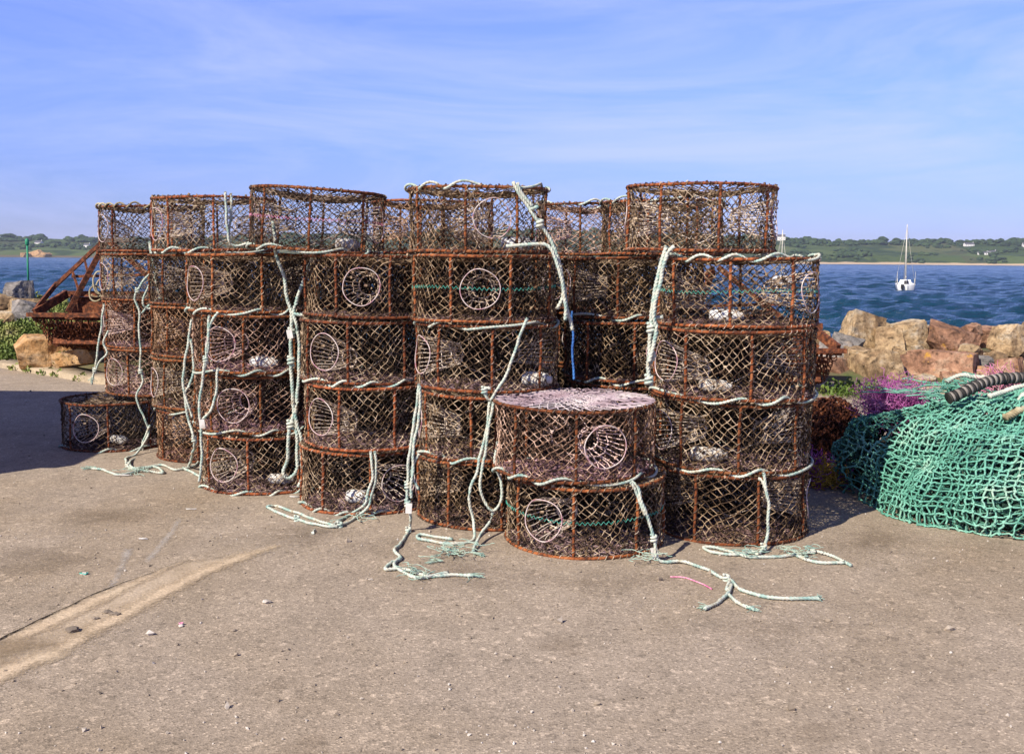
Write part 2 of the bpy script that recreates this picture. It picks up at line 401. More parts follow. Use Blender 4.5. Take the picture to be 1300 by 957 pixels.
# loose pebbles and chips
bm = bmesh.new(); bmesh.ops.create_icosphere(bm, subdivisions=2, radius=1)
iv = np.array([v.co[:] for v in bm.verts]); ifc = [tuple(v.index for v in f.verts) for f in bm.faces]; bm.free()
g = MB()
base = [Vector(p) for p in ((1, 0, 0), (-1, 0, 0), (0, 1, 0), (0, -1, 0), (0, 0, 1), (0, 0, -1))]
bf = [(0, 2, 4), (2, 1, 4), (1, 3, 4), (3, 0, 4), (2, 0, 5), (1, 2, 5), (3, 1, 5), (0, 3, 5)]
for i in range(2800):
    y = 2.6 + 9 * rnd.random() ** 1.6; x = rnd.uniform(-.56, .56) * (y + .6)
    r = rnd.choice((.0022, .003, .004, .005, .007)) * (1 if rnd.random() > .02 else 2.6)
    if y > kerb_y(x): continue
    q = Quaternion((rnd.random(), rnd.random(), rnd.random()), rnd.random() * 6)
    g.add([tuple((q @ Vector((p.x * r * rnd.uniform(.8, 1.5), p.y * r * rnd.uniform(.7, 1.2), p.z * r * .8))) + Vector((x, y, r * .4))) for p in base], bf)
for px, py, r in ((442 / 3.25, 778, .02), (92, 802, .03), (120, 786, .018), (338, 765, .02), (146, 781, .022), (296, 801, .012), (107, 729, .016), (230, 795, .012), (470, 736, .012), (735, 726, .012), (1052, 788, .014)):
    p = gp(px, py)
    kk = rnd.uniform(0, 90); dd = np.array([1 + .5 * noise.noise(Vector(q_) * 1.5 + Vector((kk, 0, 0))) + .15 * noise.noise(Vector(q_) * 4) for q_ in iv])
    g.add(iv * dd[:, None] * np.array([r * .95, r * .75, r * .45]) + np.array([p.x, p.y, r * .3]), ifc)
tag(link('loose_pebbles', g.mesh('pebbles', [M_pebble], False)), 'tiny stones and grit scattered over the worn asphalt', 'grit', kind='stuff')

# sea: real low waves near, flatter far
WZ = -1.9
rows = [12 * (1.009 ** i) for i in range(570)]
rows = [r for r in rows if r < 1900] + [1900, 2600, 4200]
ncol = 420; V = []
rows_a = np.array(rows)
ang = np.concatenate([[-1.2, -1.0, -.8], np.linspace(-.62, .62, ncol - 6), [.8, 1.0, 1.2]])
XX = rows_a[:, None] * np.tan(ang)[None, :] ; YY = np.repeat(rows_a[:, None], ncol, 1)
Z = np.zeros_like(XX)
wr = np.random.RandomState(5)
for k in range(60):
    L = 1.0 * (1.045 ** k); th = wr.normal(1.3, .75); amp = .0125 * L ** .8 * (1 if L < 6 else .6)
    fade = np.clip(L * 40 / YY, 0, 1) ** 1.0
    Z += amp * fade * np.sin((XX * math.cos(th) + YY * math.sin(th)) * 2 * PI / L + wr.uniform(0, 6.28))
Z = np.clip(Z, -.5, .5) * np.clip((1700 - YY) / 400, 0, 1)
# each row widened so that the sheet reaches well past the frame
g = MB(); g.add(np.stack([XX, YY, WZ + Z], -1).reshape(-1, 3), [(i * ncol + j, i * ncol + j + 1, (i + 1) * ncol + j + 1, (i + 1) * ncol + j) for i in range(len(rows) - 1) for j in range(ncol - 1)])
tag(link('sea', g.mesh('sea', [M_sea])), kind='structure')

# far headland
prof = [(-900, 30), (-300, 26), (0, 22), (60, 25), (110, 22), (200, 24), (400, 30), (600, 38), (720, 40), (850, 34), (980, 32), (1060, 28.5), (1150, 30), (1250, 30.5), (1300, 31), (1500, 30), (2200, 24)]
def ridge(px):
    for (a, h0), (b, h1) in zip(prof, prof[1:]):
        if px <= b:
            t = max(0, (px - a) / (b - a)); return h0 + (h1 - h0) * t
    return prof[-1][1]
def shore_y(px):
    return 1500 + 60 * math.sin(px * .006) + 30 * math.sin(px * .017 + 1)
def hill_pt(px, v):                        # v metres behind the shore
    sy = shore_y(px); Y = sy + v; X = (px - 650) / F * Y
    H = ridge(px) * (sy / 1264) * 1.12
    sm = lambda t: max(0, min(1, t)) ** 2 * (3 - 2 * max(0, min(1, t)))
    beach = .5 + 1.2 * min(1, v / 18)
    n = noise.noise(Vector((X * .006, v * .01, 0))); n2 = noise.noise(Vector((X * .02, v * .03, 4)))
    z = beach + (H * .34) * sm((v - 16) / 60) + (H * .66) * sm((v - 70) / (300 + 100 * n)) + n * 3.0 * sm(v / 100) + n2 * 1.2 * sm(v / 50)
    if v < 1: z = -1.0
    return Vector((X, Y, WZ + z))
pxs = list(range(-900, 2200, 14)); vs_ = [0, 6, 12, 18, 24, 34, 46, 60, 80, 100, 125, 150, 180, 210, 250, 300, 350, 420, 520, 700]
g = MB(); V = [tuple(hill_pt(p, v)) for p in pxs for v in vs_]; nv = len(vs_)
g.add(V, [(i * nv + j, (i + 1) * nv + j, (i + 1) * nv + j + 1, i * nv + j + 1) for i in range(len(pxs) - 1) for j in range(nv - 1)])
tag(link('hills', g.mesh('hills', [M_hill])), kind='structure')
# woodland clumps
g = MB(); tr = random.Random(3)
def crown(p, r, hgt):
    k = tr.uniform(0, 50)
    d = np.array([1 + .45 * noise.noise(Vector(q * 2.2) + Vector((k, 0, 0))) for q in iv])
    g.add(iv * d[:, None] * np.array([r, r, hgt]) + np.array([p.x, p.y, p.z + hgt * .6]), ifc)
for px in np.arange(-400, 1750, 3.2):
    if noise.noise(Vector((px * .02, 1, 0))) > -.28:
        for q in range(4):
            s = tr.uniform(2.2, 6) * (1.25 if noise.noise(Vector((px * .05, 4, 0))) > .1 else .8); crown(hill_pt(px + tr.uniform(-3, 3), tr.uniform(260, 380)), s * 1.3, s * tr.uniform(.5, 1.0))
cl = [(tr.uniform(-350, 1700), tr.uniform(30, 260)) for _ in range(75)] + [(60, 200), (80, 210), (95, 190), (40, 150), (20, 180), (110, 120), (1060, 60), (1075, 70), (1090, 65), (1250, 150), (1270, 160), (1190, 240)]
for cx, cv in cl:
    for q in range(tr.randint(8, 24)):
        s = tr.uniform(2, 5.5); crown(hill_pt(cx + tr.gauss(0, 9), max(22, cv + tr.gauss(0, 12))), s, s * tr.uniform(.5, .8))
tag(link('woodland', g.mesh('woodland', [M_wood], False)), 'dark hedges and woods over the far headland', 'woods', kind='stuff')
# lone spreading tree on the left skyline
g = MB(); g.v = []; g.n = 0
root = empty('pine_tree', hill_pt(12, 300) - Vector((0, 0, 1)))
tag(root, 'flat topped pine standing alone on the skyline at the left end of the headland', 'tree')
def tree_part():
    global g
    g = MB()
    for dx, dz, s in ((-9, 9, 6), (-3, 10.5, 6), (4, 10.5, 6.5), (10, 9.5, 5), (0, 9, 6)): crown(Vector((dx, 0, dz)), s, s * .4)
    link('crown', g.mesh('pine_crown', [M_wood], False), root)
    t = MB(); t.tube([(0, 0, 0), (0.5, 0, 5), (-1, 0, 10)], [1.0, .7, .4], 7); t.tube([(0.4, 0, 5), (5, 0, 10)], [.6, .3], 6)
    link('trunk', t.mesh('pine_trunk', [M_bank]), root)
tree_part()

# houses on the headland
def house(px, v, w, d, h, label, cat='house'):
    p = hill_pt(px, v); r = empty('house', p - Vector((0, 0, .5)), rnd.uniform(-.4, .4))
    tag(r, label, cat, 'houses on the far headland')
    a = MB(); a.box((0, 0, h / 2), (w, d, h)); rr = h * .55
    a.add([(-w / 2, -d / 2, h), (-w / 2, d / 2, h), (-w / 2, 0, h + rr), (w / 2, -d / 2, h), (w / 2, d / 2, h), (w / 2, 0, h + rr)], [(0, 1, 2), (3, 5, 4)])
    link('wall', a.mesh('house_wall', [M_render], False), r)
    a = MB(); e = .35; t = .22
    a.add([(-w / 2 - e, -d / 2 - e, h - .2), (w / 2 + e, -d / 2 - e, h - .2), (w / 2 + e, 0, h + rr + t), (-w / 2 - e, 0, h + rr + t), (w / 2 + e, d / 2 + e, h - .2), (-w / 2 - e, d / 2 + e, h - .2),
           (-w / 2 - e, 0, h + rr + .02), (w / 2 + e, 0, h + rr + .02)], [(0, 1, 2, 3), (3, 2, 4, 5), (0, 6, 7, 1), (6, 5, 4, 7)])
    rf = link('roof', a.mesh('house_roof', [M_slate], False), r)
    a = MB(); a.box((w / 2 - .6, 0, h + rr + .6), (.8, 1, 1.8)); link('chimney', a.mesh('chimney', [M_render], False), rf)
    for k in range(max(2, int(w / 4))):
        a = MB(); a.box((-w / 2 + (k + .5) * w / max(2, int(w / 4)), -d / 2 - .03, h * .5), (1.1, .12, 1.3)); link('window', a.mesh('house_window', [M_glass], False), r)
for a in ((989, 300, 13, 8, 7, 'white house high on the headland beside the right hand pot stack'),
          (51, 175, 13, 7, 6, 'pale house among dark trees on the left headland right of the green beacon'),
          (112, 170, 10, 6, 5, 'small pale house on the headland beside the leftmost pot stack'),
          (118, 300, 12, 7, 5, 'pale house on the skyline just left of the pots'),
          (1226, 260, 17, 8, 4.5, 'long pale house near the skyline right of the moored sailboat'),
          (1244, 100, 15, 6, 3.5, 'long low white building just above the beach at right'),
          (1256, 130, 11, 6, 4, 'small bluish white house above the beach beside the low white building'),
          (1299, 220, 13, 8, 6.5, 'white house on the hill at the right edge of the picture')): house(*a)

# reddish rocks at the left shore
def rock_mesh(name, size, seed, mat, rough=.05, pts=12, sub=3, sharp=.12):
    rr = random.Random(seed); bm = bmesh.new(); bmesh.ops.create_cube(bm, size=1)
    for v in bm.verts: v.co = Vector([c * rr.uniform(.86, 1.06) for c in v.co])
    for k in range(pts - 3):
        n = Vector((rr.gauss(0, 1), rr.gauss(0, 1), rr.gauss(0, .9))).normalized()
        sup = max(v.co.dot(n) for v in bm.verts)
        r = bmesh.ops.bisect_plane(bm, geom=bm.verts[:] + bm.edges[:] + bm.faces[:], plane_co=n * sup * rr.uniform(.55, .84), plane_no=n, clear_outer=True)
        bmesh.ops.holes_fill(bm, edges=[e for e in bm.edges if e.is_boundary])
    for v in bm.verts: v.co = Vector((v.co.x * size[0], v.co.y * size[1], v.co.z * size[2]))
    bmesh.ops.remove_doubles(bm, verts=bm.verts[:], dist=min(size) * .01)
    m = min(size)
    bmesh.ops.bevel(bm, geom=bm.edges[:] + bm.verts[:], offset=m * .009, segments=1, affect='EDGES')
    bmesh.ops.triangulate(bm, faces=bm.faces[:])
    for _ in range(sub):
        long_ = [e for e in bm.edges if e.calc_length() > m * .12]
        if long_: bmesh.ops.subdivide_edges(bm, edges=long_, cuts=1, use_grid_fill=False)
        bmesh.ops.triangulate(bm, faces=bm.faces[:])
    bm.normal_update(); o = Vector((seed * 3.1, 0, 0))
    mv = [(v, v.normal * (noise.noise(v.co * (1.8 / m) + o) * m * rough * .22 + noise.fractal(v.co * (5 / m) + o, .7, 2.1, 4) * m * rough * .45)) for v in bm.verts]
    for v, d in mv: v.co += d
    me = bpy.data.meshes.new(name); bm.to_mesh(me); bm.free(); me.materials.append(mat)
    for p in me.polygons: p.use_smooth = False
    return me
for i, (px, w, h) in enumerate(((46, 34, 11), (58, 22, 7), (38, 20, 6))):
    me = rock_mesh('shore_rock', (w, 16, h * 1.6), 90 + i, M_rocks['orange'], .12, 20, 2)
    o = link('shore_rock', me); p = hill_pt(px, 8); o.location = (p.x, p.y, WZ + h * .3)
    tag(o, ('large orange outcrop', 'right end orange outcrop', 'left low orange outcrop')[i] + ' on the far shoreline below the left headland', 'rock')

# ------------------------------------------------------------------ riprap rocks in the foreground
rock_defs = [  # px centre, py centre, w px, h px, depth, colour, label
 (1098, 421, 62, 56, 13.6, 'tan', 'pale tan boulder at the left of the seawall skyline'),
 (1136, 428, 40, 44, 13.2, 'tan', 'narrow pale boulder right of the leftmost tan skyline boulder'),
 (1078, 430, 42, 30, 13.0, 'grey', 'dark grey slab beside the rusty dredge on the right'),
 (1164, 420, 40, 46, 13.2, 'tan', 'tall upright pointed pale boulder on the seawall skyline'),
 (1215, 428, 66, 44, 13.0, 'red', 'reddish boulder with cracks behind the top of the green net'),
 (1196, 414, 60, 22, 14.6, 'tan', 'flat pale boulder behind the pointed upright boulder'),
 (1258, 416, 62, 26, 14.4, 'red', 'flat boulder with orange lichen on the seawall skyline'),
 (1288, 424, 42, 40, 12.9, 'tan', 'tan boulder at the right edge of the seawall skyline'),
 (1062, 452, 46, 60, 12.7, 'grey', 'big grey boulder standing beside the rusty dredge'),
 (1092, 462, 46, 62, 12.4, 'tan', 'tan boulder between the grey boulder and the purple netting'),
 (1124, 466, 62, 66, 12.1, 'tan', 'large squarish tan boulder just behind the purple netting'),
 (1198, 456, 98, 46, 12.3, 'red', 'long brownish boulder right behind the green net heap'),
 (1258, 452, 24, 22, 12.2, 'grey', 'small grey stone between the reddish boulders'),
 (1262, 468, 32, 24, 11.9, 'red', 'small rounded orange stone above the striped cable'),
 (1290, 462, 44, 32, 12.0, 'red', 'reddish boulder low at the right edge above the cable'),
 (1240, 482, 60, 26, 11.9, 'tan', 'low tan stone peeping over the green netting'),
 (1155, 484, 50, 30, 11.9, 'red', 'low rusty brown stone behind the purple netting'),
 (1047, 420, 30, 18, 13.8, 'tan', 'small tan stone at the skyline beside the pot stack'),
 (1290, 440, 50, 30, 13.4, 'grey', 'dark shaded stone under the right skyline boulder'),
 (1330, 430, 60, 60, 13.0, 'tan', 'tan boulder just beyond the right edge of the picture'),
 (1340, 470, 60, 50, 12.2, 'red', 'reddish boulder beyond the right edge of the picture'),
 (1112, 447, 22, 20, 12.3, 'grey', 'small grey stone wedged above the large squarish tan boulder'),
 (1150, 446, 26, 24, 12.6, 'tan', 'small pale stone wedged between the pointed boulder and the long brownish one'),
 (1176, 440, 24, 26, 12.9, 'tan', 'small cream stone at the foot of the pointed upright boulder'),
 (1238, 440, 30, 28, 12.5, 'tan', 'small orange tan stone between the cracked reddish boulder and the right one'),
 (1272, 446, 28, 20, 12.4, 'tan', 'small pale stone under the right skyline boulder'),
 (1222, 476, 40, 26, 11.8, 'red', 'low reddish stone peeping over the net left of the cable end'),
 (1180, 480, 34, 26, 11.8, 'tan', 'low tan stone right of the purple netting top'),
 (1076, 490, 36, 30, 12.0, 'grey', 'low grey stone at the foot of the big grey boulder'),
 (1240, 410, 30, 18, 13.9, 'red', 'small skyline stone between the cracked reddish boulder and the lichen one'),
 (1120, 404, 30, 20, 14.4, 'tan', 'small pale skyline stone left of the narrow boulder'),
 (12, 378, 40, 46, 15.8, 'grey', 'pointed grey boulder on the left seawall skyline'),
 (30, 392, 44, 34, 15.3, 'tan', 'brown boulder behind the slanting grey one at far left'),
 (22, 396, 36, 34, 15.0, 'grey', 'slanting flat faced grey boulder at far left'),
 (4, 402, 24, 22, 14.9, 'tan', 'tan boulder cut by the left edge of the picture'),
 (-14, 395, 40, 50, 15.4, 'tan', 'tan boulder beyond the left edge of the picture'),
 (48, 398, 28, 24, 15.2, 'grey', 'dark boulder touching the left end of the rusty dredge'),
]
for i, (px, py, w, h, Y, kind, lab) in enumerate(rock_defs):
    p = at(px, py + (9 if px > 500 else 3), Y); k = Y / F
    me = rock_mesh('boulder', (w * k * .98, max(w, h) * k * .8, h * k * 1.06), 10 + i, M_rocks[kind], .07, 12, 3)
    o = link('boulder', me); o.location = p + Vector((0, .15, -.03)); o.rotation_euler = (rnd.uniform(-.3, .3), rnd.uniform(-.28, .28), rnd.uniform(-.7, .7))
    s = rnd.uniform(.85, 1.1); o.color = (s, s, s, 1)
    tag(o, lab, 'boulder', 'boulders of the seawall')
# support row under / behind them down the slope
rr2 = random.Random(4)
k = 0
for row, (dy, z, n) in enumerate(((1.3, -.05, 8), (3.6, -.35, 8), (5.0, -1.2, 8))):
    for i in range(n):
        x = 4.0 + i * .95 + rr2.uniform(-.2, .2); s = rr2.uniform(.9, 1.25)
        kind = rr2.choice(('tan', 'red', 'grey'))
        me = rock_mesh('boulder', (s, s, s * .75), 200 + k, M_rocks[kind], .09, 14, 2); k += 1
        o = link('boulder', me); o.location = (x, kerb_y(x) + dy, z)
        o.rotation_euler = (0, 0, rr2.uniform(0, 6)); o.color = (.8, .8, .8, 1)
        tag(o, 'boulder low in the seawall, mostly hidden under the boulders above it', 'boulder', 'hidden boulders of the seawall')
# orange rock at the kerb
me = rock_mesh('orange_boulder', (.86, .62, .52), 58, M_rocks['orange'], .05, 15, 3)
o = link('boulder', me); p = at(68, 447, 12.95); o.location = (p.x, p.y, .24); o.rotation_euler = (.15, -.12, .55)
tag(o, 'large orange boulder by the kerb under the rusty dredge', 'boulder')
me = rock_mesh('orange_boulder', (.6, .42, .26), 61, M_rocks['orange'], .05, 13, 3)
o = link('boulder', me); p = at(100, 455, 12.7); o.location = (p.x, p.y, .20)
tag(o, 'low orange stone wedged right of the large orange boulder', 'boulder')

# ------------------------------------------------------------------ weeds on the bank
def weeds(name, spots, label, seed, tint=(1, 1, 1, 1)):
    w = random.Random(seed); g = MB(); A = []; fs = []
    for (x, y, z, rad, hgt, n) in spots:
        for i in range(n):
            a = w.uniform(0, 6.28); rr = rad * math.sqrt(w.random())
            bx_, by_ = x + math.cos(a) * rr, y + math.sin(a) * rr
            hh = hgt * (1 - (rr / rad) ** 2 * .6) * w.uniform(.15, 1)
            L = w.uniform(.025, .06); W = L * w.uniform(.3, .55)
            d = Vector((w.gauss(0, 1), w.gauss(0, 1), w.gauss(.5, .7))).normalized(); s = d.cross(Vector((w.gauss(0, 1), w.gauss(0, 1), .3))).normalized() * W
            c = Vector((bx_, by_, z + hh)); m = c + d * L * .5
            k = len(A); nn = d.cross(s).normalized() * W * .35
            A += [tuple(c), tuple(m + s + nn), tuple(c + d * L), tuple(m - s + nn)]; fs += [(k, k + 1, k + 2), (k, k + 2, k + 3)]
            if i % 9 == 0:
                k = len(A); t = Vector((bx_, by_, z)); q = Vector((.003, 0, 0))
                A += [tuple(t - q), tuple(t + q), tuple(c + q), tuple(c - q)]; fs.append((k, k + 1, k + 2, k + 3))
    g.add(A, fs); o = link(name, g.mesh(name, [M_leaf], False)); o.color = tint
    return tag(o, label, 'weeds', kind='stuff')
sp = []
w_ = random.Random(8)
for i in range(130):
    x = w_.uniform(-9.5, -5.6); d = w_.uniform(.45, 2.2); y = kerb_y(x) + d
    sp.append((x, y, bank_z(x, d - .28) - .02, .26, w_.uniform(.08, .30), 230))
for i in range(60):
    px = w_.uniform(-30, 62); py = w_.uniform(404, 452); Y = 13.6 + (452 - py) / 48 * 1.1; p = at(px, py, Y)
    if px > 34 and py > 428: continue
    sp.append((p.x, p.y, p.z - .16, .20, .22, 260))
weeds('bank_weeds', sp, 'thick green weeds covering the bank behind the kerb at left', 1)
sp = []
for px, py in ((85, 463), (95, 460), (105, 460), (112, 463), (100, 466), (120, 466), (125, 462), (88, 466)):
    p = gp(px, py); sp.append((p.x, p.y - .05, 0, .17, .2, 230))
for px in (20, 40, 60, 75, 105):
    p = gp(px, 466 + px * .16); sp.append((p.x, p.y, 0, .1, .07, 60))
weeds('kerb_weeds', sp, 'green weeds growing along the kerb beside the orange boulder', 2)
sp = []
for px, py, Y in ((1080, 492, 11.3), (1095, 486, 11.3), (1070, 480, 11.5), (1105, 496, 11.2), (1060, 500, 11.2), (1120, 500, 11.3), (1085, 505, 11)):
    p = at(px, py, Y); sp.append((p.x, p.y, max(0, p.z - .26), .20, .15, 110))
weeds('shaded_weeds', sp, 'leafy weeds between the right pot stack and the boulders', 3, (.8, .9, .8, 1))

# ------------------------------------------------------------------ pots
PR, PH = .42, .368
def ring_mesh(seed, r=.0085):
    g = MB(); k = seed * 7.7
    pts = []; rs = []
    for i in range(80):
        a = 2 * PI * i / 80
        e = 1 + .008 * math.sin(2 * a + k) + .004 * math.sin(5 * a + k)
        pts.append((PR * e * math.cos(a), PR * e * math.sin(a), .003 * math.sin(3 * a + k)))
        rs.append(r * (1 + .35 * noise.noise(Vector((math.cos(a) * 16, math.sin(a) * 16, k)))))
    g.tube(pts, rs, 7, True)
    pts2 = [(x * .996, y * .996, z + .012) for x, y, z in pts]   # net selvedge laced round the hoop
    lac = []
    for i in range(420):
        a = 2 * PI * i / 420; b = a * 70
        lac.append(((PR + .011 * math.cos(b)) * math.cos(a), (PR + .011 * math.cos(b)) * math.sin(a), .011 * math.sin(b)))
    g.tube(lac, .0022, 3, True, 1)
    return g.mesh('hoop', [M_rust, M_net])
rings = [ring_mesh(i) for i in range(4)]
def bar_mesh(seed):
    g = MB(); pts = []; rs = []
    bow = .006 * math.sin(seed * 3)
    for i in range(16):
        t = i / 15
        pts.append((bow * math.sin(t * PI) + .002 * noise.noise(Vector((t * 6, seed, 0))), -(PR - .002) + .004 * math.sin(t * PI * 2 + seed), .006 + t * (PH - .012)))
        rs.append(.0078 * (1 + .4 * noise.noise(Vector((t * 14, seed * 5, 2)))))
    g.tube(pts, rs, 6); 
    lac = [(p[0] + .011 * math.cos(i * .9), p[1] + .011 * math.sin(i * .9), 0) for i, p in enumerate([pts[min(15, j // 4)] for j in range(60)])]
    lac = [(x, y, .01 + i / 59 * (PH - .02)) for i, (x, y, _) in enumerate(lac)]
    g.tube(lac, .0022, 3, False, 1)
    return g.mesh('upright', [M_rust, M_net])
bars = [bar_mesh(i) for i in range(5)]
FZ, FR = .185, .108
def side_net(seed, N=46, rowsn=15, hole=True, tr_=.0021, fray=.012):
    r = np.random.RandomState(seed)
    jt = np.linspace(0, 1, rowsn)
    P = np.zeros((rowsn, N, 3)); ph = r.uniform(0, 6, 6)
    dth = 2 * PI / N
    for j in range(rowsn):
        for i in range(N):
            th = (i + .5 * (j % 2)) * dth; z = jt[j] * PH
            edge = min(j, rowsn - 1 - j) / 3.0; edge = min(1, edge)
            wx = .022 * edge * math.sin(3 * th + ph[0] + z * 9) + .010 * edge * math.sin(7 * th + ph[1] - z * 14)
            wz = .018 * edge * math.sin(4 * th + ph[2]) + .007 * edge * math.sin(11 * th + ph[3])
            th2 = th + wx / PR + r.normal(0, .0035 * edge) / PR
            bulge = (.010 * math.sin(8 * th + .4) - .010) * math.sin(PI * jt[j])
            rad = PR + bulge * 1.0 + r.normal(0, .003 * edge)
            P[j, i] = (rad * math.cos(th2), rad * math.sin(th2), z + wz + r.normal(0, .0028 * edge))
    A = []; B = []; tears = [(r.uniform(0, 6.28), r.uniform(.08, .3), r.uniform(.022, .045)) for _ in range(3)]
    for j in range(rowsn - 1):
        for i in range(N):
            for i2 in ((i, (i + 1) % N) if j % 2 else (i, (i - 1) % N)):
                a, b = P[j, i], P[j + 1, i2]; m = (a + b) / 2
                if any(math.hypot((m[0] - PR * math.cos(t_[0])), (m[1] - PR * math.sin(t_[0]))) < t_[2] and abs(m[2] - t_[1]) < t_[2] for t_ in tears) and r.rand() < .7: continue
                if hole:
                    hit = False
                    for sgn in (-1, 1):
                        if sgn * m[1] > 0 and math.hypot(m[0], m[2] - FZ) < FR - .006: hit = True
                    if hit: continue
                if r.rand() < fray: continue
                A.append(a); B.append(b)
    A = np.array(A); B = np.array(B)
    Mid = (A + B) / 2 + r.normal(0, .0014, A.shape)
    g = MB(); rr = tr_ * r.uniform(.75, 1.35, len(A))
    g.segs(A, Mid, rr, 4); g.segs(Mid, B, rr, 4)
    # knots
    Kn = P.reshape(-1, 3); d = r.normal(0, 1, Kn.shape); d /= np.linalg.norm(d, axis=1, keepdims=True)
    s = r.uniform(.003, .0055, (len(Kn), 1)) * np.where(r.rand(len(Kn), 1) < .12, 1.8, 1)
    g.segs(Kn - d * s, Kn + d * s, s[:, 0] * .9, 4)
    return g.mesh('side_netting', [M_net])
side_nets = [side_net(s, 48 + (s % 3) * 3, (17, 17, 19)[s % 3]) for s in range(7)]
def disc_net(seed, z0, N=44, rings_=13, rmin=.05, sag=.03, mat=None, tr_=.0026, extra=0):
    r = np.random.RandomState(seed); A = []; B = []
    P = np.zeros((rings_, N, 3)); ph = r.uniform(0, 6, 4)
    for j in range(rings_):
        rad = PR * (rmin / PR) ** (j / (rings_ - 1))
        for i in range(N):
            th = (i + .5 * (j % 2)) * 2 * PI / N + .10 * math.sin(2 * ph[0] + j * .4) * j / rings_
            q = min(1, j / 2)
            P[j, i] = (rad * math.cos(th) + r.normal(0, .005) * q, rad * math.sin(th) + r.normal(0, .005) * q,
                       z0 - sag * (1 - (rad / PR) ** 2) + (.006 * math.sin(3 * th + ph[1]) + r.normal(0, .003)) * q)
    for j in range(rings_ - 1):
        for i in range(N):
            for i2 in ((i, (i + 1) % N) if j % 2 else (i, (i - 1) % N)):
                A.append(P[j, i]); B.append(P[j + 1, i2])
    g = MB(); g.segs(A, B, tr_ * r.uniform(.7, 1.4, len(A)), 4)
    # gathered puckered centre and loose folds of spare netting
    A = []; B = []
    for k in range(extra):
        a = r.uniform(0, 6.28); rad = PR * .9 * math.sqrt(r.rand()); p = np.array([rad * math.cos(a), rad * math.sin(a), z0 - sag * (1 - (rad / PR) ** 2) + .004])
        for q in range(r.randint(2, 6)):
            a += r.normal(0, .9); n = p + np.array([math.cos(a), math.sin(a), 0]) * r.uniform(.015, .04); n[2] += r.normal(0, .004)
            if math.hypot(n[0], n[1]) > PR * .97: break
            A.append(p); B.append(n); p = n
    if A: g.segs(A, B, tr_ * r.uniform(.8, 1.5, len(A)), 3)
    return g.mesh('disc_netting', [mat])
top_nets = [disc_net(20 + i, PH - .004, sag=.03 + .012 * i, mat=M_net, rmin=.06, extra=40) for i in range(3)]
top_pale = disc_net(30, PH + .002, sag=-.004, mat=M_lid, rmin=.03, rings_=21, N=50, extra=60, tr_=.0032)
floor_nets = [disc_net(40 + i, .012, sag=.006, mat=M_floor, rmin=.05, extra=(900, 350, 120)[i], tr_=.0028) for i in range(3)]
def funnel_mesh(seed):
    r = np.random.RandomState(seed); g = MB(); n = 24; A = []; B = []
    dep = .20 + .05 * r.rand(); r2 = .058; tilt = r.uniform(-.05, .02); prev = None
    y0 = -(PR - .012)
    L = 6; P = np.zeros((n, L, 3))
    for k in range(n):
        a = 2 * PI * k / n
        for l in range(L):
            t = l / (L - 1); rr = FR + (r2 - FR) * t
            P[k, l] = (rr * math.cos(a + .12 * l * (k % 2 - .5)) + r.normal(0, .002), y0 + .012 * math.cos(a) ** 2 * 1.1 + dep * t, FZ + rr * math.sin(a) + tilt * t + r.normal(0, .002))
    for k in range(n):
        for l in range(L - 1): A.append(P[k, l]); B.append(P[k, l + 1])
    for l in (3,):
        for k in range(n): A.append(P[k, l]); B.append(P[(k + 1) % n, l])
    g.segs(A, B, .0027, 4)
    inner = [(r2 * math.cos(a), y0 + dep, FZ + r2 * math.sin(a) + tilt) for a in np.linspace(0, 2 * PI, 25)[:-1]]
    g.tube(inner, .0045, 5, True)
    # stay lines to the middle of the pot
    g.segs([inner[6], inner[18]], [(0, .1, PH - .02), (0, .08, .02)], .0025, 4)
    h = MB(); k2 = [(FR * math.cos(a) * (1 + .03 * math.sin(2 * a + seed)), -math.sqrt(PR ** 2 - (FR * math.cos(a)) ** 2) - .006 + .004 * math.sin(3 * a), FZ + FR * math.sin(a) * (1 + .035 * math.sin(a * 3 + seed * 2))) for a in np.linspace(0, 2 * PI, 41)[:-1]]
    h.tube(k2, .0029, 6, True)
    return g.mesh('funnel', [M_funnel]), h.mesh('funnel_hoop', [M_fring])
funnels = [funnel_mesh(i) for i in range(4)]
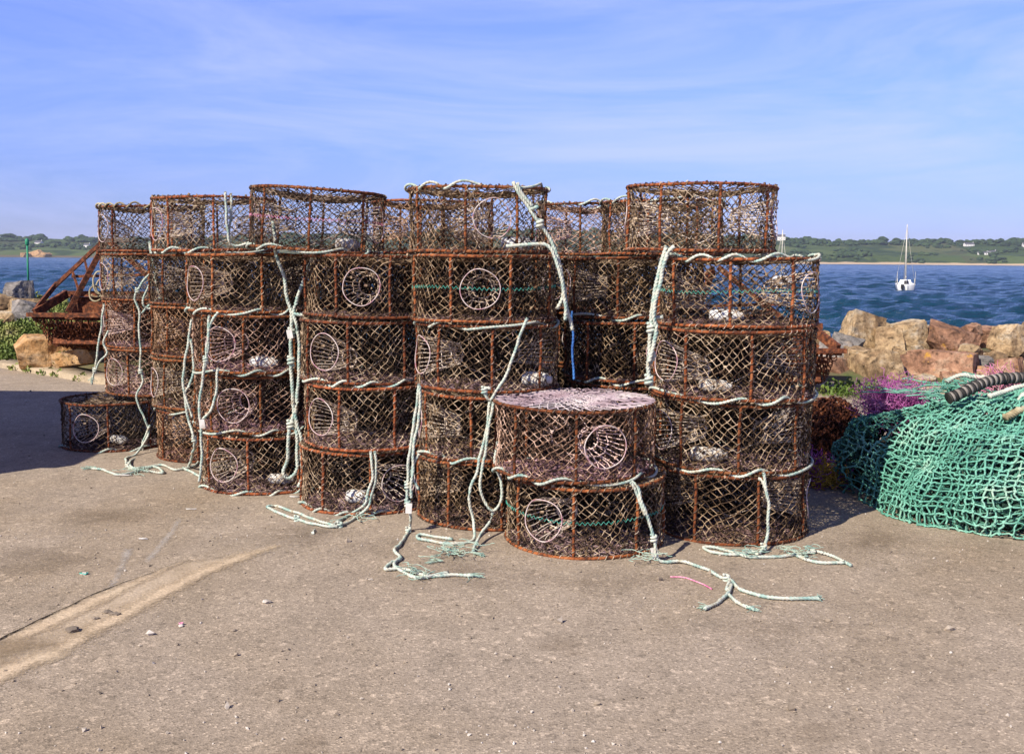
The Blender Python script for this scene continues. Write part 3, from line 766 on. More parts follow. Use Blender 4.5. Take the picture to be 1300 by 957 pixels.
def weed_mesh(seed, n_wall, n_floor, n_str):
    r = np.random.RandomState(seed); g = MB(); A = []; fs = []
    cl = [(r.uniform(0, 6.28), r.uniform(.02, PH - .03), r.uniform(.05, .22)) for _ in range(max(3, n_wall // 45))]
    for i in range(n_wall + n_floor):
        if i < n_wall:
            c = cl[r.randint(len(cl))]; th = c[0] + r.normal(0, c[2] * 1.3); z = min(PH - .01, max(.01, c[1] + r.normal(0, .06)))
            rad = PR - abs(r.normal(0, .02)) - .004
        else:
            th = r.uniform(0, 6.28); rad = PR * .94 * math.sqrt(r.rand()); z = .015 + abs(r.normal(0, .012))
        p = np.array([rad * math.cos(th), rad * math.sin(th), z])
        if math.hypot(p[0], p[2] - FZ) < FR + .015: continue
        d = r.normal(0, 1, 3); d /= np.linalg.norm(d); e = np.cross(d, r.normal(0, 1, 3)); e /= np.linalg.norm(e)
        L = r.uniform(.006, .022); W = L * r.uniform(.2, .7); k = len(A)
        A += [p, p + d * L * .5 + e * W, p + d * L + np.cross(d, e) * L * .3, p + d * L * .5 - e * W]; fs += [(k, k + 1, k + 2), (k, k + 2, k + 3)]
    g.add(A, fs)
    A = []; B = []
    for i in range(n_str):
        th = r.uniform(0, 6.28); rad = PR * .9 * math.sqrt(r.rand()); p = np.array([rad * math.cos(th), rad * math.sin(th), r.uniform(.03, PH - .04)]); d = r.normal(0, 1, 3)
        for q in range(9):
            d = d * .7 + r.normal(0, 1, 3) * .7; nn = p + d / np.linalg.norm(d) * .028
            if math.hypot(nn[0], nn[2] - FZ) < FR * .8 or math.hypot(nn[0], nn[1]) > PR * .96 or not .01 < nn[2] < PH - .01: break
            A.append(p); B.append(nn); p = nn
    g.segs(A, B, .0017, 3)
    return g.mesh('dried_weed', [M_weed])
weed_meshes = {'l': [weed_mesh(60 + i, 260, 250, 60) for i in range(3)], 'm': [weed_mesh(70 + i, 1100, 500, 130) for i in range(3)], 'h': [weed_mesh(80 + i, 2600, 800, 170) for i in range(3)]}
def inner_mesh(seed):
    r = np.random.RandomState(seed); g = MB(); A = []; B = []; nu, nv_ = 30, 15
    P = np.zeros((nu, nv_, 3)); ph = r.uniform(0, 6, 3)
    for i in range(nu):
        for j in range(nv_):
            x = -.37 + .74 * (i + .5 * (j % 2)) / nu; z = .02 + (PH - .05) * j / (nv_ - 1)
            y = .03 * math.sin(x * 9 + ph[0]) + .02 * math.sin(z * 22 + ph[1]) + r.normal(0, .006)
            P[i, j] = (x, y, z + r.normal(0, .004))
    for j in range(nv_ - 1):
        for i in range(nu):
            for i2 in ((i, i + 1) if j % 2 else (i, i - 1)):
                if 0 <= i2 < nu: A.append(P[i, j]); B.append(P[i2, j + 1])
    g.segs(A, B, .0036, 3)
    return g.mesh('inner_netting', [M_dark])
inners = [inner_mesh(i) for i in range(3)]
def jar_mesh():
    g = MB(); prof_ = [(0, 0), (.030, 0), (.040, .012), (.043, .05), (.043, .12), (.036, .15), (.022, .158), (.022, .178), (0, .180)]
    n = 14; V = []
    for rr, x in prof_:
        for k in range(n): a = 2 * PI * k / n; V.append((x - .09, rr * math.cos(a), rr * math.sin(a)))
    g.add(V, [(i * n + k, i * n + (k + 1) % n, (i + 1) * n + (k + 1) % n, (i + 1) * n + k) for i in range(len(prof_) - 1) for k in range(n)])
    return g.mesh('bait_jar', [M_jar])
jar = jar_mesh()
def lash_mesh(seed, a0, a1, turns, mat, rr=.0085):
    r = random.Random(seed); g = MB(); pts = []; n = int((a1 - a0) * 46); ph = r.uniform(0, 6)
    for i in range(n):
        t = i / (n - 1); a = a0 + (a1 - a0) * t
        b = ph + turns * (a - a0) + 1.9 * math.sin(a * 2.7 + ph); q = .0175 + .003 * math.sin(5 * a + ph)
        pts.append(((PR + q * math.cos(b)) * math.cos(a), (PR + q * math.cos(b)) * math.sin(a), q * math.sin(b) + .004))
    g.tube(pts, rr, 9, False, 0, 3, 2 * PI / .055)
    return g.mesh('lashing', [mat])
lash = [lash_mesh(i, 0, 2 * PI * .98, (8, 11, 7, 9.5)[i], M_rope, .0078) for i in range(4)]
lash_tan = [lash_mesh(9 + i, 0, 6.2, 22, M_rope_tan, .0075) for i in range(2)]
def seam_mesh(mat, seed):
    g = MB(); pts = []
    for i in range(200):
        a = 2 * PI * i / 199; pts.append(((PR - .001) * math.cos(a), (PR - .001) * math.sin(a), .19 + (.008 if i % 2 else -.008) + .006 * math.sin(3 * a + seed)))
    g.segs(pts[:-1], pts[1:], .0012, 4); return g.mesh('seam_twine', [mat])
seams = [seam_mesh(M_pink, 1), seam_mesh(M_green_tw, 2)]

ORD = ['lowest', 'second', 'third', 'fourth', 'fifth']
pot_log = []
def pot(cx, Yc, z, s=1.0, ringpx=None, yaw=None, weed='l', tint='tan', lashing=None, jarpx=None, tilt=(0, 0), topstyle='net', label='', seam=None, floor=1, seed=0, hs=1.0, inner=True, wide=None):
    r = random.Random(seed * 13 + 5)
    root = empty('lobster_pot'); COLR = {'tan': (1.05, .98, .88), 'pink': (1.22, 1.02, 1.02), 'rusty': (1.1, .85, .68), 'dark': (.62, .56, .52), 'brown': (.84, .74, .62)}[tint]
    X = (cx - 650) / F * Yc
    Rp = PR * s * F / Yc
    if ringpx is not None: yaw = math.asin(max(-.97, min(.97, (ringpx - cx) / Rp)))
    elif yaw is None: yaw = r.uniform(.9, 2.2)
    tilt = (tilt[0] + r.uniform(-.5, .5), tilt[1] + r.uniform(-.4, .4)); q = Quaternion((0, 1, 0), R_(tilt[0])) @ Quaternion((1, 0, 0), R_(tilt[1])) @ Quaternion((0, 0, 1), yaw)
    root.rotation_mode = 'QUATERNION'; root.rotation_quaternion = q; root.location = (X, Yc, z); root.scale = (s * r.uniform(.975, 1.02), s * r.uniform(.975, 1.02), hs)
    tag(root, label, 'lobster pot', 'round wire lobster pots stacked on the quay')
    tt = (COLR[0], COLR[1], COLR[2], 1)
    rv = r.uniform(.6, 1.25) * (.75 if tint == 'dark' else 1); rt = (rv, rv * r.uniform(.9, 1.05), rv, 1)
    def part(name, me, col=tt, rz=0, loc=None):
        o = bpy.data.objects.new(name, me); COL.objects.link(o); o.parent = root; o.color = col; o.rotation_euler = (0, 0, rz)
        if loc: o.location = loc
        return o
    part('bottom_hoop', r.choice(rings), rt, r.uniform(0, 6), (0, 0, .009))
    th_ = part('top_hoop', r.choice(rings), rt, r.uniform(0, 6), (0, 0, PH - .009)); th_.rotation_euler = (r.uniform(-.012, .012), r.uniform(-.012, .012), th_.rotation_euler.z)
    for k in range(8): part('upright', r.choice(bars), rt, 2 * PI * (k + .5) / 8 + r.uniform(-.04, .04))
    part('side_netting', r.choice(side_nets), tt, r.choice((0, PI)))
    if topstyle == 'pale': part('top_netting', top_pale, (1.05, 1.02, 1.02, 1))
    else: part('top_netting', r.choice(top_nets), tt, r.uniform(0, 6))
    part('floor_netting', floor_nets[floor], (tt[0], tt[1], tt[2], 1), r.uniform(0, 6))
    for a in (0, PI):
        f, h = r.choice(funnels); fo = part('entrance_funnel', f, tt, a); hh = bpy.data.objects.new('funnel_hoop', h); COL.objects.link(hh); hh.parent = fo
    part('dried_weed', r.choice(weed_meshes[weed]), tt, r.choice((0, PI)))
    if inner:
        base_ = -yaw                                        # dark panels across the pot, front and back, added to block light inside
        for off in (.10, .27):
            d_ = Quaternion((0, 0, 1), base_) @ Vector((0, off, 0)); o_ = part('inner_netting', r.choice(inners), tt, base_ + r.uniform(-.25, .25), tuple(d_)); o_.scale = (.92 if off < .2 else .74, 1, 1)
    if seam is not None: part('seam_twine', seams[seam], (1, 1, 1, 1))
    if lashing:
        for w, where in lashing:
            me = r.choice(lash) if w == 'r' else r.choice(lash_tan)
            part('lashing_rope', me, (r.uniform(.85, 1.1),) * 3 + (1,), r.uniform(0, 6), (0, 0, .004 if where == 'b' else PH - .006))
    if jarpx is not None:
        lx = (jarpx - cx) / Rp * PR; ly = -.17
        v = Quaternion((0, 0, 1), -yaw) @ Vector((lx, ly, .055)); jo = part('bait_jar', jar, (1, 1, 1, 1), -yaw + r.uniform(-.5, .5), tuple(v)); jo.scale = (r.uniform(.85, 1.15),) + (r.uniform(.8, 1.0),) * 2
    pot_log.append(root)
    return root
SP = .383
def depth_front(px, py, s): return gp(px, py).y + PR * s
def stack(name, px_list, base, s, levels, **kw):
    """levels: list of dicts from the ground up, px_list: centre px of each"""
    Yc = depth_front(base[0], base[1], s)
    for i, (cx, L) in enumerate(zip(px_list, levels)):
        if L is None: continue
        L = dict(L); L.setdefault('seed', abs(hash_(name)) % 97 + i * 7); s_ = L.pop('s', s); dy = L.pop('dy', 0)
        look = L.pop('look', 'rusty round pot'); where = L.pop('where', None)
        if i: lab = f"{look}, {ORD[i]} up in {name}"
        else: lab = f"{look}, lowest in {name}"
        pot(cx, Yc + dy + rnd.uniform(-.015, .015), i * SP, s=s_, label=where or lab, hs=SP / (PH + .012), **L)
    return Yc
def hash_(s): return sum(ord(c) * (i + 3) for i, c in enumerate(s))
rb = [('r', 'b')]
A_n = 'the leftmost stack'
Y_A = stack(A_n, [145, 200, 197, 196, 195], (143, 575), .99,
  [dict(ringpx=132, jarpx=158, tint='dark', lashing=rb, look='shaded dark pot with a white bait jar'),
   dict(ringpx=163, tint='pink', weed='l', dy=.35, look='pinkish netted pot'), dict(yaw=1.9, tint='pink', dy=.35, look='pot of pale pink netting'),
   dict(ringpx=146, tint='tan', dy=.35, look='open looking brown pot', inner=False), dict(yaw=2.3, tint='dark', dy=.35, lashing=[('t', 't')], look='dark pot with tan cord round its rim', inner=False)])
Y_B = stack('the second stack from left', [268, 262, 264, 262], (262, 588), .97,
  [dict(tint='rusty', lashing=[('r', 't')], yaw=1.2, weed='m', look='orange netted pot with roped top hoop'), dict(tint='tan', yaw=-1.0, weed='m', look='tan netted pot with a pale funnel'),
   dict(tint='rusty', yaw=1.5, weed='h', look='weed clogged brown pot'), dict(tint='dark', yaw=1.4, weed='h', look='dark weed clogged pot')])
C_n = 'the stack behind long knotted ropes'
Y_C = stack(C_n, [334, 327, 325, 320], (331, 629), .98,
  [dict(ringpx=300, jarpx=362, tint='tan', floor=0, lashing=rb, look='tan pot with pink floor netting'), dict(ringpx=314, tint='pink', floor=0, lashing=rb, look='pink netted pot with a central funnel'),
   dict(ringpx=300, tint='pink', floor=0, jarpx=343, lashing=rb, look='pale pink pot with a white jar'), dict(ringpx=264, tint='brown', weed='l', lashing=rb, look='brown pot with large pink funnel hoop')])
pot(274, Y_C + .35, 4 * SP, s=.99, tint='tan', yaw=-.9, label='top row tan pot with a vertical aqua rope over its rim', lashing=rb, tilt=(-.8, 0), inner=False, seed=5, hs=1.0)
D_n = 'the stack left of centre'
Y_D = stack(D_n, [468, 474, 468, 474], (462, 655), .99,
  [dict(ringpx=515, jarpx=463, tint='tan', floor=0, lashing=rb, look='low pot with white frayed twine inside'), dict(ringpx=418, tint='tan', floor=0, look='tan pot with funnel hoop at left'),
   dict(ringpx=422, tint='tan', lashing=rb, look='tan pot with a tall narrow funnel hoop'), dict(ringpx=471, tint='brown', weed='m', look='brown pot with a round front funnel hoop')])
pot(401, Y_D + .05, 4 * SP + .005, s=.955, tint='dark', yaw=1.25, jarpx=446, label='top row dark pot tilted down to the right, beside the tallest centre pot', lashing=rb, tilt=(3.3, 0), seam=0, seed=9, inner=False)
F_n = 'the tall centre stack'
Y_F = stack(F_n, [622, 622, 618, 614, 606], (622, 674), .985,
  [dict(tint='brown', weed='h', yaw=1.4, look='weed clogged brown pot'), dict(tint='tan', weed='m', floor=0, yaw=1.7, lashing=rb, look='tan pot with dense netting'),
   dict(tint='tan', yaw=-1.1, jarpx=682, lashing=[('r', 't')], look='tan netted pot'), dict(ringpx=612, tint='brown', seam=1, weed='m', look='brown pot with a large round funnel hoop'),
   dict(ringpx=626, jarpx=657, s=.945, tint='brown', lashing=[('r', 't')], look='pot with aqua rope wound on its top rim', inner=False)])
Y_G = stack('the short front stack', [745, 731], (740, 711), 1.02,
  [dict(ringpx=688, tint='tan', weed='m', seam=1, look='weedy pot with a funnel at its left'), dict(ringpx=763, tint='pink', floor=0, weed='m', topstyle='pale', lashing=rb, look='pot with a pale purple gathered top')])
H_n = 'the tall stack nearest the green net'
Y_H = stack(H_n, [932, 930, 932, 935], (945, 694), 1.045,
  [dict(tint='brown', weed='m', yaw=1.3, look='brown weedy pot'), dict(tint='tan', weed='m', yaw=-1.25, jarpx=896, floor=2, lashing=rb, look='tan pot with a white jar'),
   dict(tint='tan', yaw=-1.2, jarpx=902, floor=2, lashing=rb, look='open netted pot with white jar'), dict(ringpx=1012, tint='brown', seam=1, jarpx=914, lashing=[('r', 't')], look='pot with sea seen through it', inner=False)])
pot(886, Y_H + .1, 4 * SP + .015, s=.985, tint='tan', yaw=1.2, weed='m', label='highest top row pot, standing on the tall right hand stack', seed=21, hs=1.0, inner=False)
# row behind
Y_I = 6.30
I_n = 'the rear stack between centre and right'
for i in range(4):
    pot(806 + rnd.uniform(-3, 3), Y_I, i * SP, s=1.0, tint='brown', weed='h' if i > 1 else 'm', yaw=(1.2, 1.5, .35, 1.6)[i], lashing=rb if i > 1 else None, label=f"weedy brown pot, {ORD[i]} up in {I_n}" if i else f"weedy brown pot, lowest in {I_n}", seed=30 + i)
pot(838, 6.9, 4 * SP, s=1.0, tint='brown', yaw=.8, label='top row pot half hidden behind the highest right hand pot', weed='m', seed=36, inner=False, lashing=[('r', 't')])
for i in range(5):
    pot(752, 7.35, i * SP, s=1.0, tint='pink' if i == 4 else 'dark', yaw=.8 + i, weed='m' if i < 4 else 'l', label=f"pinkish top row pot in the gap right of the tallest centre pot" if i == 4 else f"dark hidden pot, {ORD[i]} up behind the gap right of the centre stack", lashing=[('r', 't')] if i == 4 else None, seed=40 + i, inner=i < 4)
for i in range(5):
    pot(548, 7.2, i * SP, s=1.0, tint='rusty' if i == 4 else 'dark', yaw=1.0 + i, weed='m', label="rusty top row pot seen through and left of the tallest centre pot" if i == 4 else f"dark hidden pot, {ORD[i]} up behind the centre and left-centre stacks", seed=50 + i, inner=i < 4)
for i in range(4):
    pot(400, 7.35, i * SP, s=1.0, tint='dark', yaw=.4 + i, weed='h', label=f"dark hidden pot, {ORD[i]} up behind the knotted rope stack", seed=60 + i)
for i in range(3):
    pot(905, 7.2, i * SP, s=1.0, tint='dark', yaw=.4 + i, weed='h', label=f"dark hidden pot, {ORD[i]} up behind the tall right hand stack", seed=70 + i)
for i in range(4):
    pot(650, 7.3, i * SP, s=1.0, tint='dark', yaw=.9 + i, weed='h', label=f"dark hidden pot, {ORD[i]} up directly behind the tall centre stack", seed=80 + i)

# ------------------------------------------------------------------ ropes
def rope(name, paths, label, r=.0086, mat=None, tags=(), frays=(), tint=1.0, group='loose ropes of the pots'):
    """each path: list of world points; first is the rope itself"""
    root = empty(name, paths[0][0]); o0 = Vector(paths[0][0])
    tag(root, label, 'rope', group)
    for i, pts in enumerate(paths):
        P = spline(pts, .014); g = MB()
        P = [p + Vector((noise.noise(p * 9 + Vector((i, 0, 0))), noise.noise(p * 9 + Vector((0, 5, i))), noise.noise(p * 9 + Vector((7, 0, i))) * .3)) * .011 - o0 for p in P]
        g.tube(P, r, 9, False, 0, 3, 2 * PI / .06)
        if i == 0:
            for k in [int(len(P) * f) for f in frays if f < 1]:   # knots
                kp = []
                for q in range(22): a = q * .75; kp.append(P[k] + Vector((math.cos(a) * r * 1.5, math.sin(a) * r * 1.2, (q - 11) * r * .22)))
                g.tube(kp, r * .8, 7, False)
        o = link('rope_strand' , g.mesh(name, [mat or M_rope]), root); o.color = (tint, tint, tint, 1)
    for c in tags:
        g = MB(); g.box(Vector(c) - o0, (.034, .012, .055), Matrix.Rotation(rnd.uniform(-.3, .3), 3, 'Y')); link('plastic_tag', g.mesh('plastic_tag', [M_jar], False), root)
    return root
def fray(p, d, n=26, L=.12, mat=None, name='frayed_end', parent=None, spread=.28):
    n = 14; L *= .6; g = MB(); d = Vector(d).normalized(); A = []; B = []
    for i in range(n):
        q = Vector((rnd.gauss(0, .006), rnd.gauss(0, .006), rnd.uniform(0, .008))) + Vector(p); dd = (d + Vector((rnd.gauss(0, spread), rnd.gauss(0, spread), rnd.gauss(0, .08)))).normalized()
        for k in range(5):
            n2 = q + dd * L / 5 * rnd.uniform(.6, 1.2); n2.z = max(.002, n2.z); A.append(tuple(q)); B.append(tuple(n2)); q = n2; dd = (dd + Vector((rnd.gauss(0, .35), rnd.gauss(0, .35), -.05))).normalized()
    g.segs(A, B, .0016, 3)
    me = g.mesh(name, [mat or M_rope])
    o = link(name, me, parent); 
    if parent: o.location = -Vector(parent.location)
    o.color = (.75, .95, .92, 1)
    return o
def tangle(p, rx, ry, n, parent, mat=None, r=.0019, hz=.02, name='frayed_strands', tint=(.8, .98, .94, 1)):
    n = int(n * .28); rx *= .75; ry *= .6; g = MB(); A = []; B = []
    for i in range(n):
        q = Vector(p) + Vector((rnd.gauss(0, rx * .4), rnd.gauss(0, ry * .4), rnd.uniform(.003, hz))); a = rnd.uniform(-.5, .5) + (PI if rnd.random() < .5 else 0)
        for k in range(8):
            a += rnd.gauss(0, .8); n2 = q + Vector((math.cos(a) * .02, math.sin(a) * .02, rnd.gauss(0, .004))); n2.z = min(hz + .01, max(.003, n2.z)); A.append(tuple(q)); B.append(tuple(n2)); q = n2
    g.segs(A, B, r, 4); o = link(name, g.mesh(name, [mat or M_rope]), parent)
    if parent: o.location = -Vector(parent.location)
    o.color = tint; return o
yA, yB, yC, yD, yF, yG, yH = [y - PR - .035 for y in (Y_A, Y_B, Y_C, Y_D, Y_F, Y_G, Y_H)]
H_ = lambda Y, *pts: [at(p[0], p[1], p[2] if len(p) > 2 else Y) for p in pts]
Gd = lambda *pts: [gp(p[0], p[1], p[2] if len(p) > 2 else .011) for p in pts]

a1 = yA + .12
r_ = rope('long_rope', [H_(a1, (190, 306), (192, 325), (193, 343), (180, 360), (172, 378), (178, 396), (176, 417), (179, 445), (178, 467), (182, 483), (174, 504), (184, 532), (188, 551)) + Gd((172, 576), (160, 582), (166, 594), (190, 598), (207, 600), (196, 592), (180, 596), (151, 602), (130, 596), (117, 594)),
   H_(a1 - .01, (191, 308), (196, 340), (201, 370), (203, 378), (188, 388), (179, 398)), H_(a1 - .01, (202, 340), (188, 365), (182, 384), (190, 392), (206, 378), (222, 386), (236, 388)),
   H_(a1, (190, 540), (182, 562), (181, 576)) + Gd((165, 586), (172, 594), (205, 590), (222, 596), (245, 592), (252, 586))],
   'long pale rope hanging down the leftmost stack and coiling on the ground', frays=(.12, .3, .62))
fray(gp(120, 594, .01), (-1, .1, 0), parent=r_, L=.16); tangle(gp(180, 598, .01), .16, .08, 40, r_)
r_ = rope('hanging_rope', [H_(yA + .0, (132, 386), (128, 420), (123, 452), (121, 470), (116, 488)), H_(yA, (138, 420), (131, 434), (136, 448), (127, 458), (121, 470))], 'short pale rope hanging at the outer left side of the leftmost stack', r=.008, frays=(.8,))
fray(at(118, 478, yA), (-.2, 0, -1), parent=r_, L=.1)
b1 = yC + .22
rope('hanging_rope', [H_(b1, (243, 405), (240, 430), (234, 467), (234, 498), (240, 532), (247, 561)) + Gd((240, 592), (233, 594), (246, 600), (255, 606)), H_(b1, (242, 430), (246, 468), (240, 490), (236, 500), (244, 530))],
     'pale rope hanging in the gap left of the knotted rope stack', frays=(.4,))
rope('hanging_rope', [H_(yC, (277, 396, ), (266, 416), (261, 459), (254, 498), (255, 530), (256, 566), (254, 590), (252, 612)), H_(yC, (277, 467), (275, 500), (269, 520), (257, 532)), H_(yC - .0, (265, 400), (263, 440), (258, 480))],
     'pale rope with a white tag down the left side of the knotted rope stack', tags=(at(257, 538, yC - .02),), frays=(.3,))
rope('hanging_rope', [H_(Y_C - .10, (286, 243), (288, 262), (289, 285), (291, 306), (300, 312), (314, 309)), H_(Y_C - .08, (292, 245), (294, 262), (291, 300))],
     'aqua rope hanging over the rim of the top row pot at left', r=.009)
rope('long_rope', [H_(yC, (347, 281), (349, 300), (351, 322), (360, 350), (365, 378), (370, 400), (370, 446), (371, 490), (373, 522), (367, 545), (365, 580), (360, 600), (368, 606), (378, 590), (376, 545), (374, 524)),
   H_(yC - .01, (396, 325), (388, 350), (376, 385), (373, 398), (378, 420), (379, 470), (377, 510), (375, 524)), H_(yC - .01, (372, 398), (385, 400), (398, 398)), H_(yC - .015, (374, 524), (382, 560), (384, 600), (379, 618))],
   'pair of long knotted pale ropes joined in a Y over the left stacks', tags=(at(368, 424, yC - .04),), frays=(.34, .42, .62), r=.0115)
r_ = rope('long_rope', [H_(yD, (474, 573), (478, 590), (477, 607), (472, 628), (467, 642)) + Gd((452, 656), (428, 668), (400, 665), (372, 657), (352, 650), (339, 643)), H_(yD - .01, (470, 573), (473, 607), (466, 630), (462, 640)) + Gd((446, 652), (432, 660), (422, 668)),
   Gd((428, 668), (402, 660), (375, 650), (350, 642), (339, 643)), H_(yD, (398, 664), (399, 668)) + Gd((399, 674, .006), (397, 676, .006))],
   'pale doubled rope from the left-centre stack ending in a loop on the asphalt', frays=(.45, .7))
tangle(gp(455, 656, .02), .1, .06, 26, r_)
r_ = rope('long_rope', [H_(yF, (531, 488), (527, 520), (522, 560), (518, 595), (517, 622), (519, 645), (521, 657)) + Gd((520, 672), (508, 690), (501, 697), (509, 708), (497, 713), (489, 722), (510, 722), (545, 730), (575, 729), (600, 730)),
   H_(yF - .01, (534, 490), (533, 520), (526, 560), (524, 600), (522, 632)), Gd((508, 706), (500, 716), (510, 724), (530, 733), (570, 726)), H_(yF, (531, 576), (522, 600), (530, 622))],
   'pale frayed rope with a white tag at the left of the centre stack', tags=(at(519, 645, yF - .03),), frays=(.28, .33, .42))
fray(gp(592, 730, .008), (1, .05, 0), parent=r_, L=.16); tangle(gp(530, 727, .01), .16, .06, 46, r_)
f2 = yF - .05
r_ = rope('long_rope', [H_(f2, (670, 404), (660, 430), (645, 470), (633, 492), (622, 508), (615, 500), (616, 492), (624, 494)), H_(f2, (622, 508), (618, 540), (608, 590), (597, 625), (596, 640), (601, 662)) + Gd((602, 684), (575, 690), (545, 686), (531, 683), (533, 678), (555, 681), (575, 684)),
   H_(f2 - .012, (625, 510), (621, 545), (612, 595), (609, 622), (616, 640), (626, 648), (636, 632), (636, 612), (629, 590), (632, 560)), H_(f2, (626, 650), (622, 662)) + Gd((604, 690, .02), (600, 700))],
   'long doubled pale rope hanging across the centre stack down to the asphalt', frays=(.9,))
tangle(gp(578, 704, .01), .13, .12, 90, r_, hz=.05); fray(gp(600, 702, .01), (1, -.3, 0), parent=r_, L=.12); fray(gp(560, 712, .01), (-1, -.2, 0), parent=r_, L=.14)
rope('hanging_rope', [H_(yF + .1, (650, 231), (660, 248), (673, 266), (690, 290), (703, 312), (712, 345), (714, 375), (708, 392)), H_(yF + .02, (642, 313), (668, 311), (692, 311), (704, 326), (713, 352), (717, 380), (719, 407)), H_(yF + .1, (656, 232), (664, 248), (676, 262)), H_(yF + .08, (674, 266), (684, 262)), H_(yF + .05, (706, 330), (716, 370), (722, 400), (727, 420))],
     'thick pale ropes hanging from the rim of the tallest centre pot', r=.0105, frays=(.35,))
rope('blue_rope', [H_(yF + .15, (727, 395), (728, 430), (728, 482))], 'thin blue rope hanging right of the centre stack', r=.007, mat=M_blue)
rope('long_rope', [H_(yH + .14, (846, 312), (839, 335), (833, 362), (828, 400), (824, 444), (823, 484)), H_(yH + .12, (856, 313), (848, 322), (840, 345), (834, 375), (829, 404), (832, 420), (826, 460)), H_(yH + .15, (842, 402), (832, 404), (826, 414), (826, 440), (830, 452), (824, 462))],
     'long twisted pale rope at the left edge of the tall right stack', r=.0115, frays=(.6, .97))
r_ = rope('long_rope', [H_(yG - .01, (803, 612), (811, 618), (815, 640), (826, 668), (832, 690)) + Gd((836, 710, .02), (848, 713), (868, 713), (890, 720), (912, 730), (928, 736), (940, 748), (972, 757), (1005, 760), (1040, 759)),
   Gd((928, 736), (922, 748), (930, 742), (922, 754), (912, 764), (896, 772)), Gd((924, 752), (938, 765), (958, 773)), H_(yG - .01, (800, 612), (808, 624), (820, 654))],
   'pale rope from the short front stack lying far out over the asphalt', tags=(tuple(gp(831, 702, .04)),), frays=(.22, .6))
fray(gp(1035, 759, .008), (1, 0, 0), parent=r_, L=.06); fray(gp(900, 770, .008), (-1, -.3, 0), parent=r_, L=.09); fray(gp(950, 772, .008), (1, -.2, 0), parent=r_, L=.09); tangle(gp(820, 710, .01), .05, .05, 40, r_, hz=.05)
r_ = rope('long_rope', [H_(yH - .01, (962, 608), (968, 612), (975, 632), (976, 660), (973, 682)) + Gd((966, 703), (955, 700), (930, 704), (905, 700), (893, 694), (915, 696), (950, 706), (985, 706), (1005, 704), (1035, 700)), H_(yH - .012, (970, 600), (972, 618), (977, 634)), Gd((1030, 698), (1055, 705), (1080, 717)), Gd((1010, 705), (1040, 714), (1072, 714))],
   'pale frayed rope hanging in front of the tall right stack', frays=(.28,))
tangle(gp(1015, 702, .01), .12, .05, 60, r_, hz=.04); tangle(gp(950, 702, .01), .12, .04, 30, r_, hz=.03)
rope('thin_twine', [Gd((852, 732, .004), (870, 733, .004), (890, 740, .004), (904, 747, .004))], 'thin pink twine lying on the asphalt near the front stack', r=.0035, mat=M_pink)
# small litter
for i, (px, py, w, d, m, lab) in enumerate(((157, 604, .14, .03, M_jar, 'flat white plastic scrap on the asphalt by the coiled rope'), (107, 729, .045, .03, M_green_tw, 'small green scrap on the asphalt at left'), (230, 793, .02, .02, M_pink, 'tiny red scrap on the asphalt near the sandy strip'), (182, 685, .05, .012, M_jar, 'thin white splinter on the asphalt left of the pots'), (243, 647, .07, .01, M_jar, 'thin white stick on the asphalt below the knotted rope stack'), (375, 631, .07, .03, M_jar, 'white plastic piece beside the foot of the knotted rope stack'))):
    g = MB(); P = [tuple(gp(px, py)) for _ in range(1)][0]
    pts = [Vector((rnd.uniform(.8, 1.1) * math.cos(a) * w / 2, rnd.uniform(.7, 1.1) * math.sin(a) * d / 2, 0)) for a in np.linspace(0, 5.4, 8)]
    V = [tuple(p + Vector((0, 0, .002 + .01 * abs(noise.noise(p * 40))))) for p in pts] + [tuple(p + Vector((0, 0, .006 + .012 * abs(noise.noise(p * 40))))) for p in pts]
    n = 8; g.add(V, [tuple(range(n))[::-1], tuple(range(n, 2 * n))] + [(k, (k + 1) % n, n + (k + 1) % n, n + k) for k in range(n)])
    o = link('plastic_scrap', g.mesh('scrap', [m], False)); o.location = P; tag(o, lab, 'litter')

# ------------------------------------------------------------------ green trawl net heap
NC = Vector((3.73, 6.34, 0)); na, nb_, nh = 1.50, 1.03, .66
def heap(u, v, inset=0.0):
    """u: angle round, v: 0 ground .. 1 top centre"""
    e = .62
    ca, sa = math.cos(u), math.sin(u)
    cx = math.copysign(abs(ca) ** e, ca); cy = math.copysign(abs(sa) ** e, sa)
    ph = v * PI / 2; ch = max(0, math.cos(ph)) ** .55; sh = math.sin(ph) ** .75
    x = cx * (na - inset) * ch; y = cy * (nb_ - inset) * ch; z = sh * (nh - inset)
    q = Vector((x * 1.3, y * 1.3, z * 1.6))
    n = noise.noise(q) * .15 + noise.noise(q * 2.7) * .075 + noise.noise(q * 6) * .02
    z *= 1 - .16 * max(0, (-x - .35)) - .10 * max(0, y * .6) + .05 * max(0, x)
    r = math.hypot(x, y) + 1e-6
    return Vector((NC.x + x + x / r * n * ch, NC.y + y + y / r * n * ch, max(.004, z + n * sh * .8)))
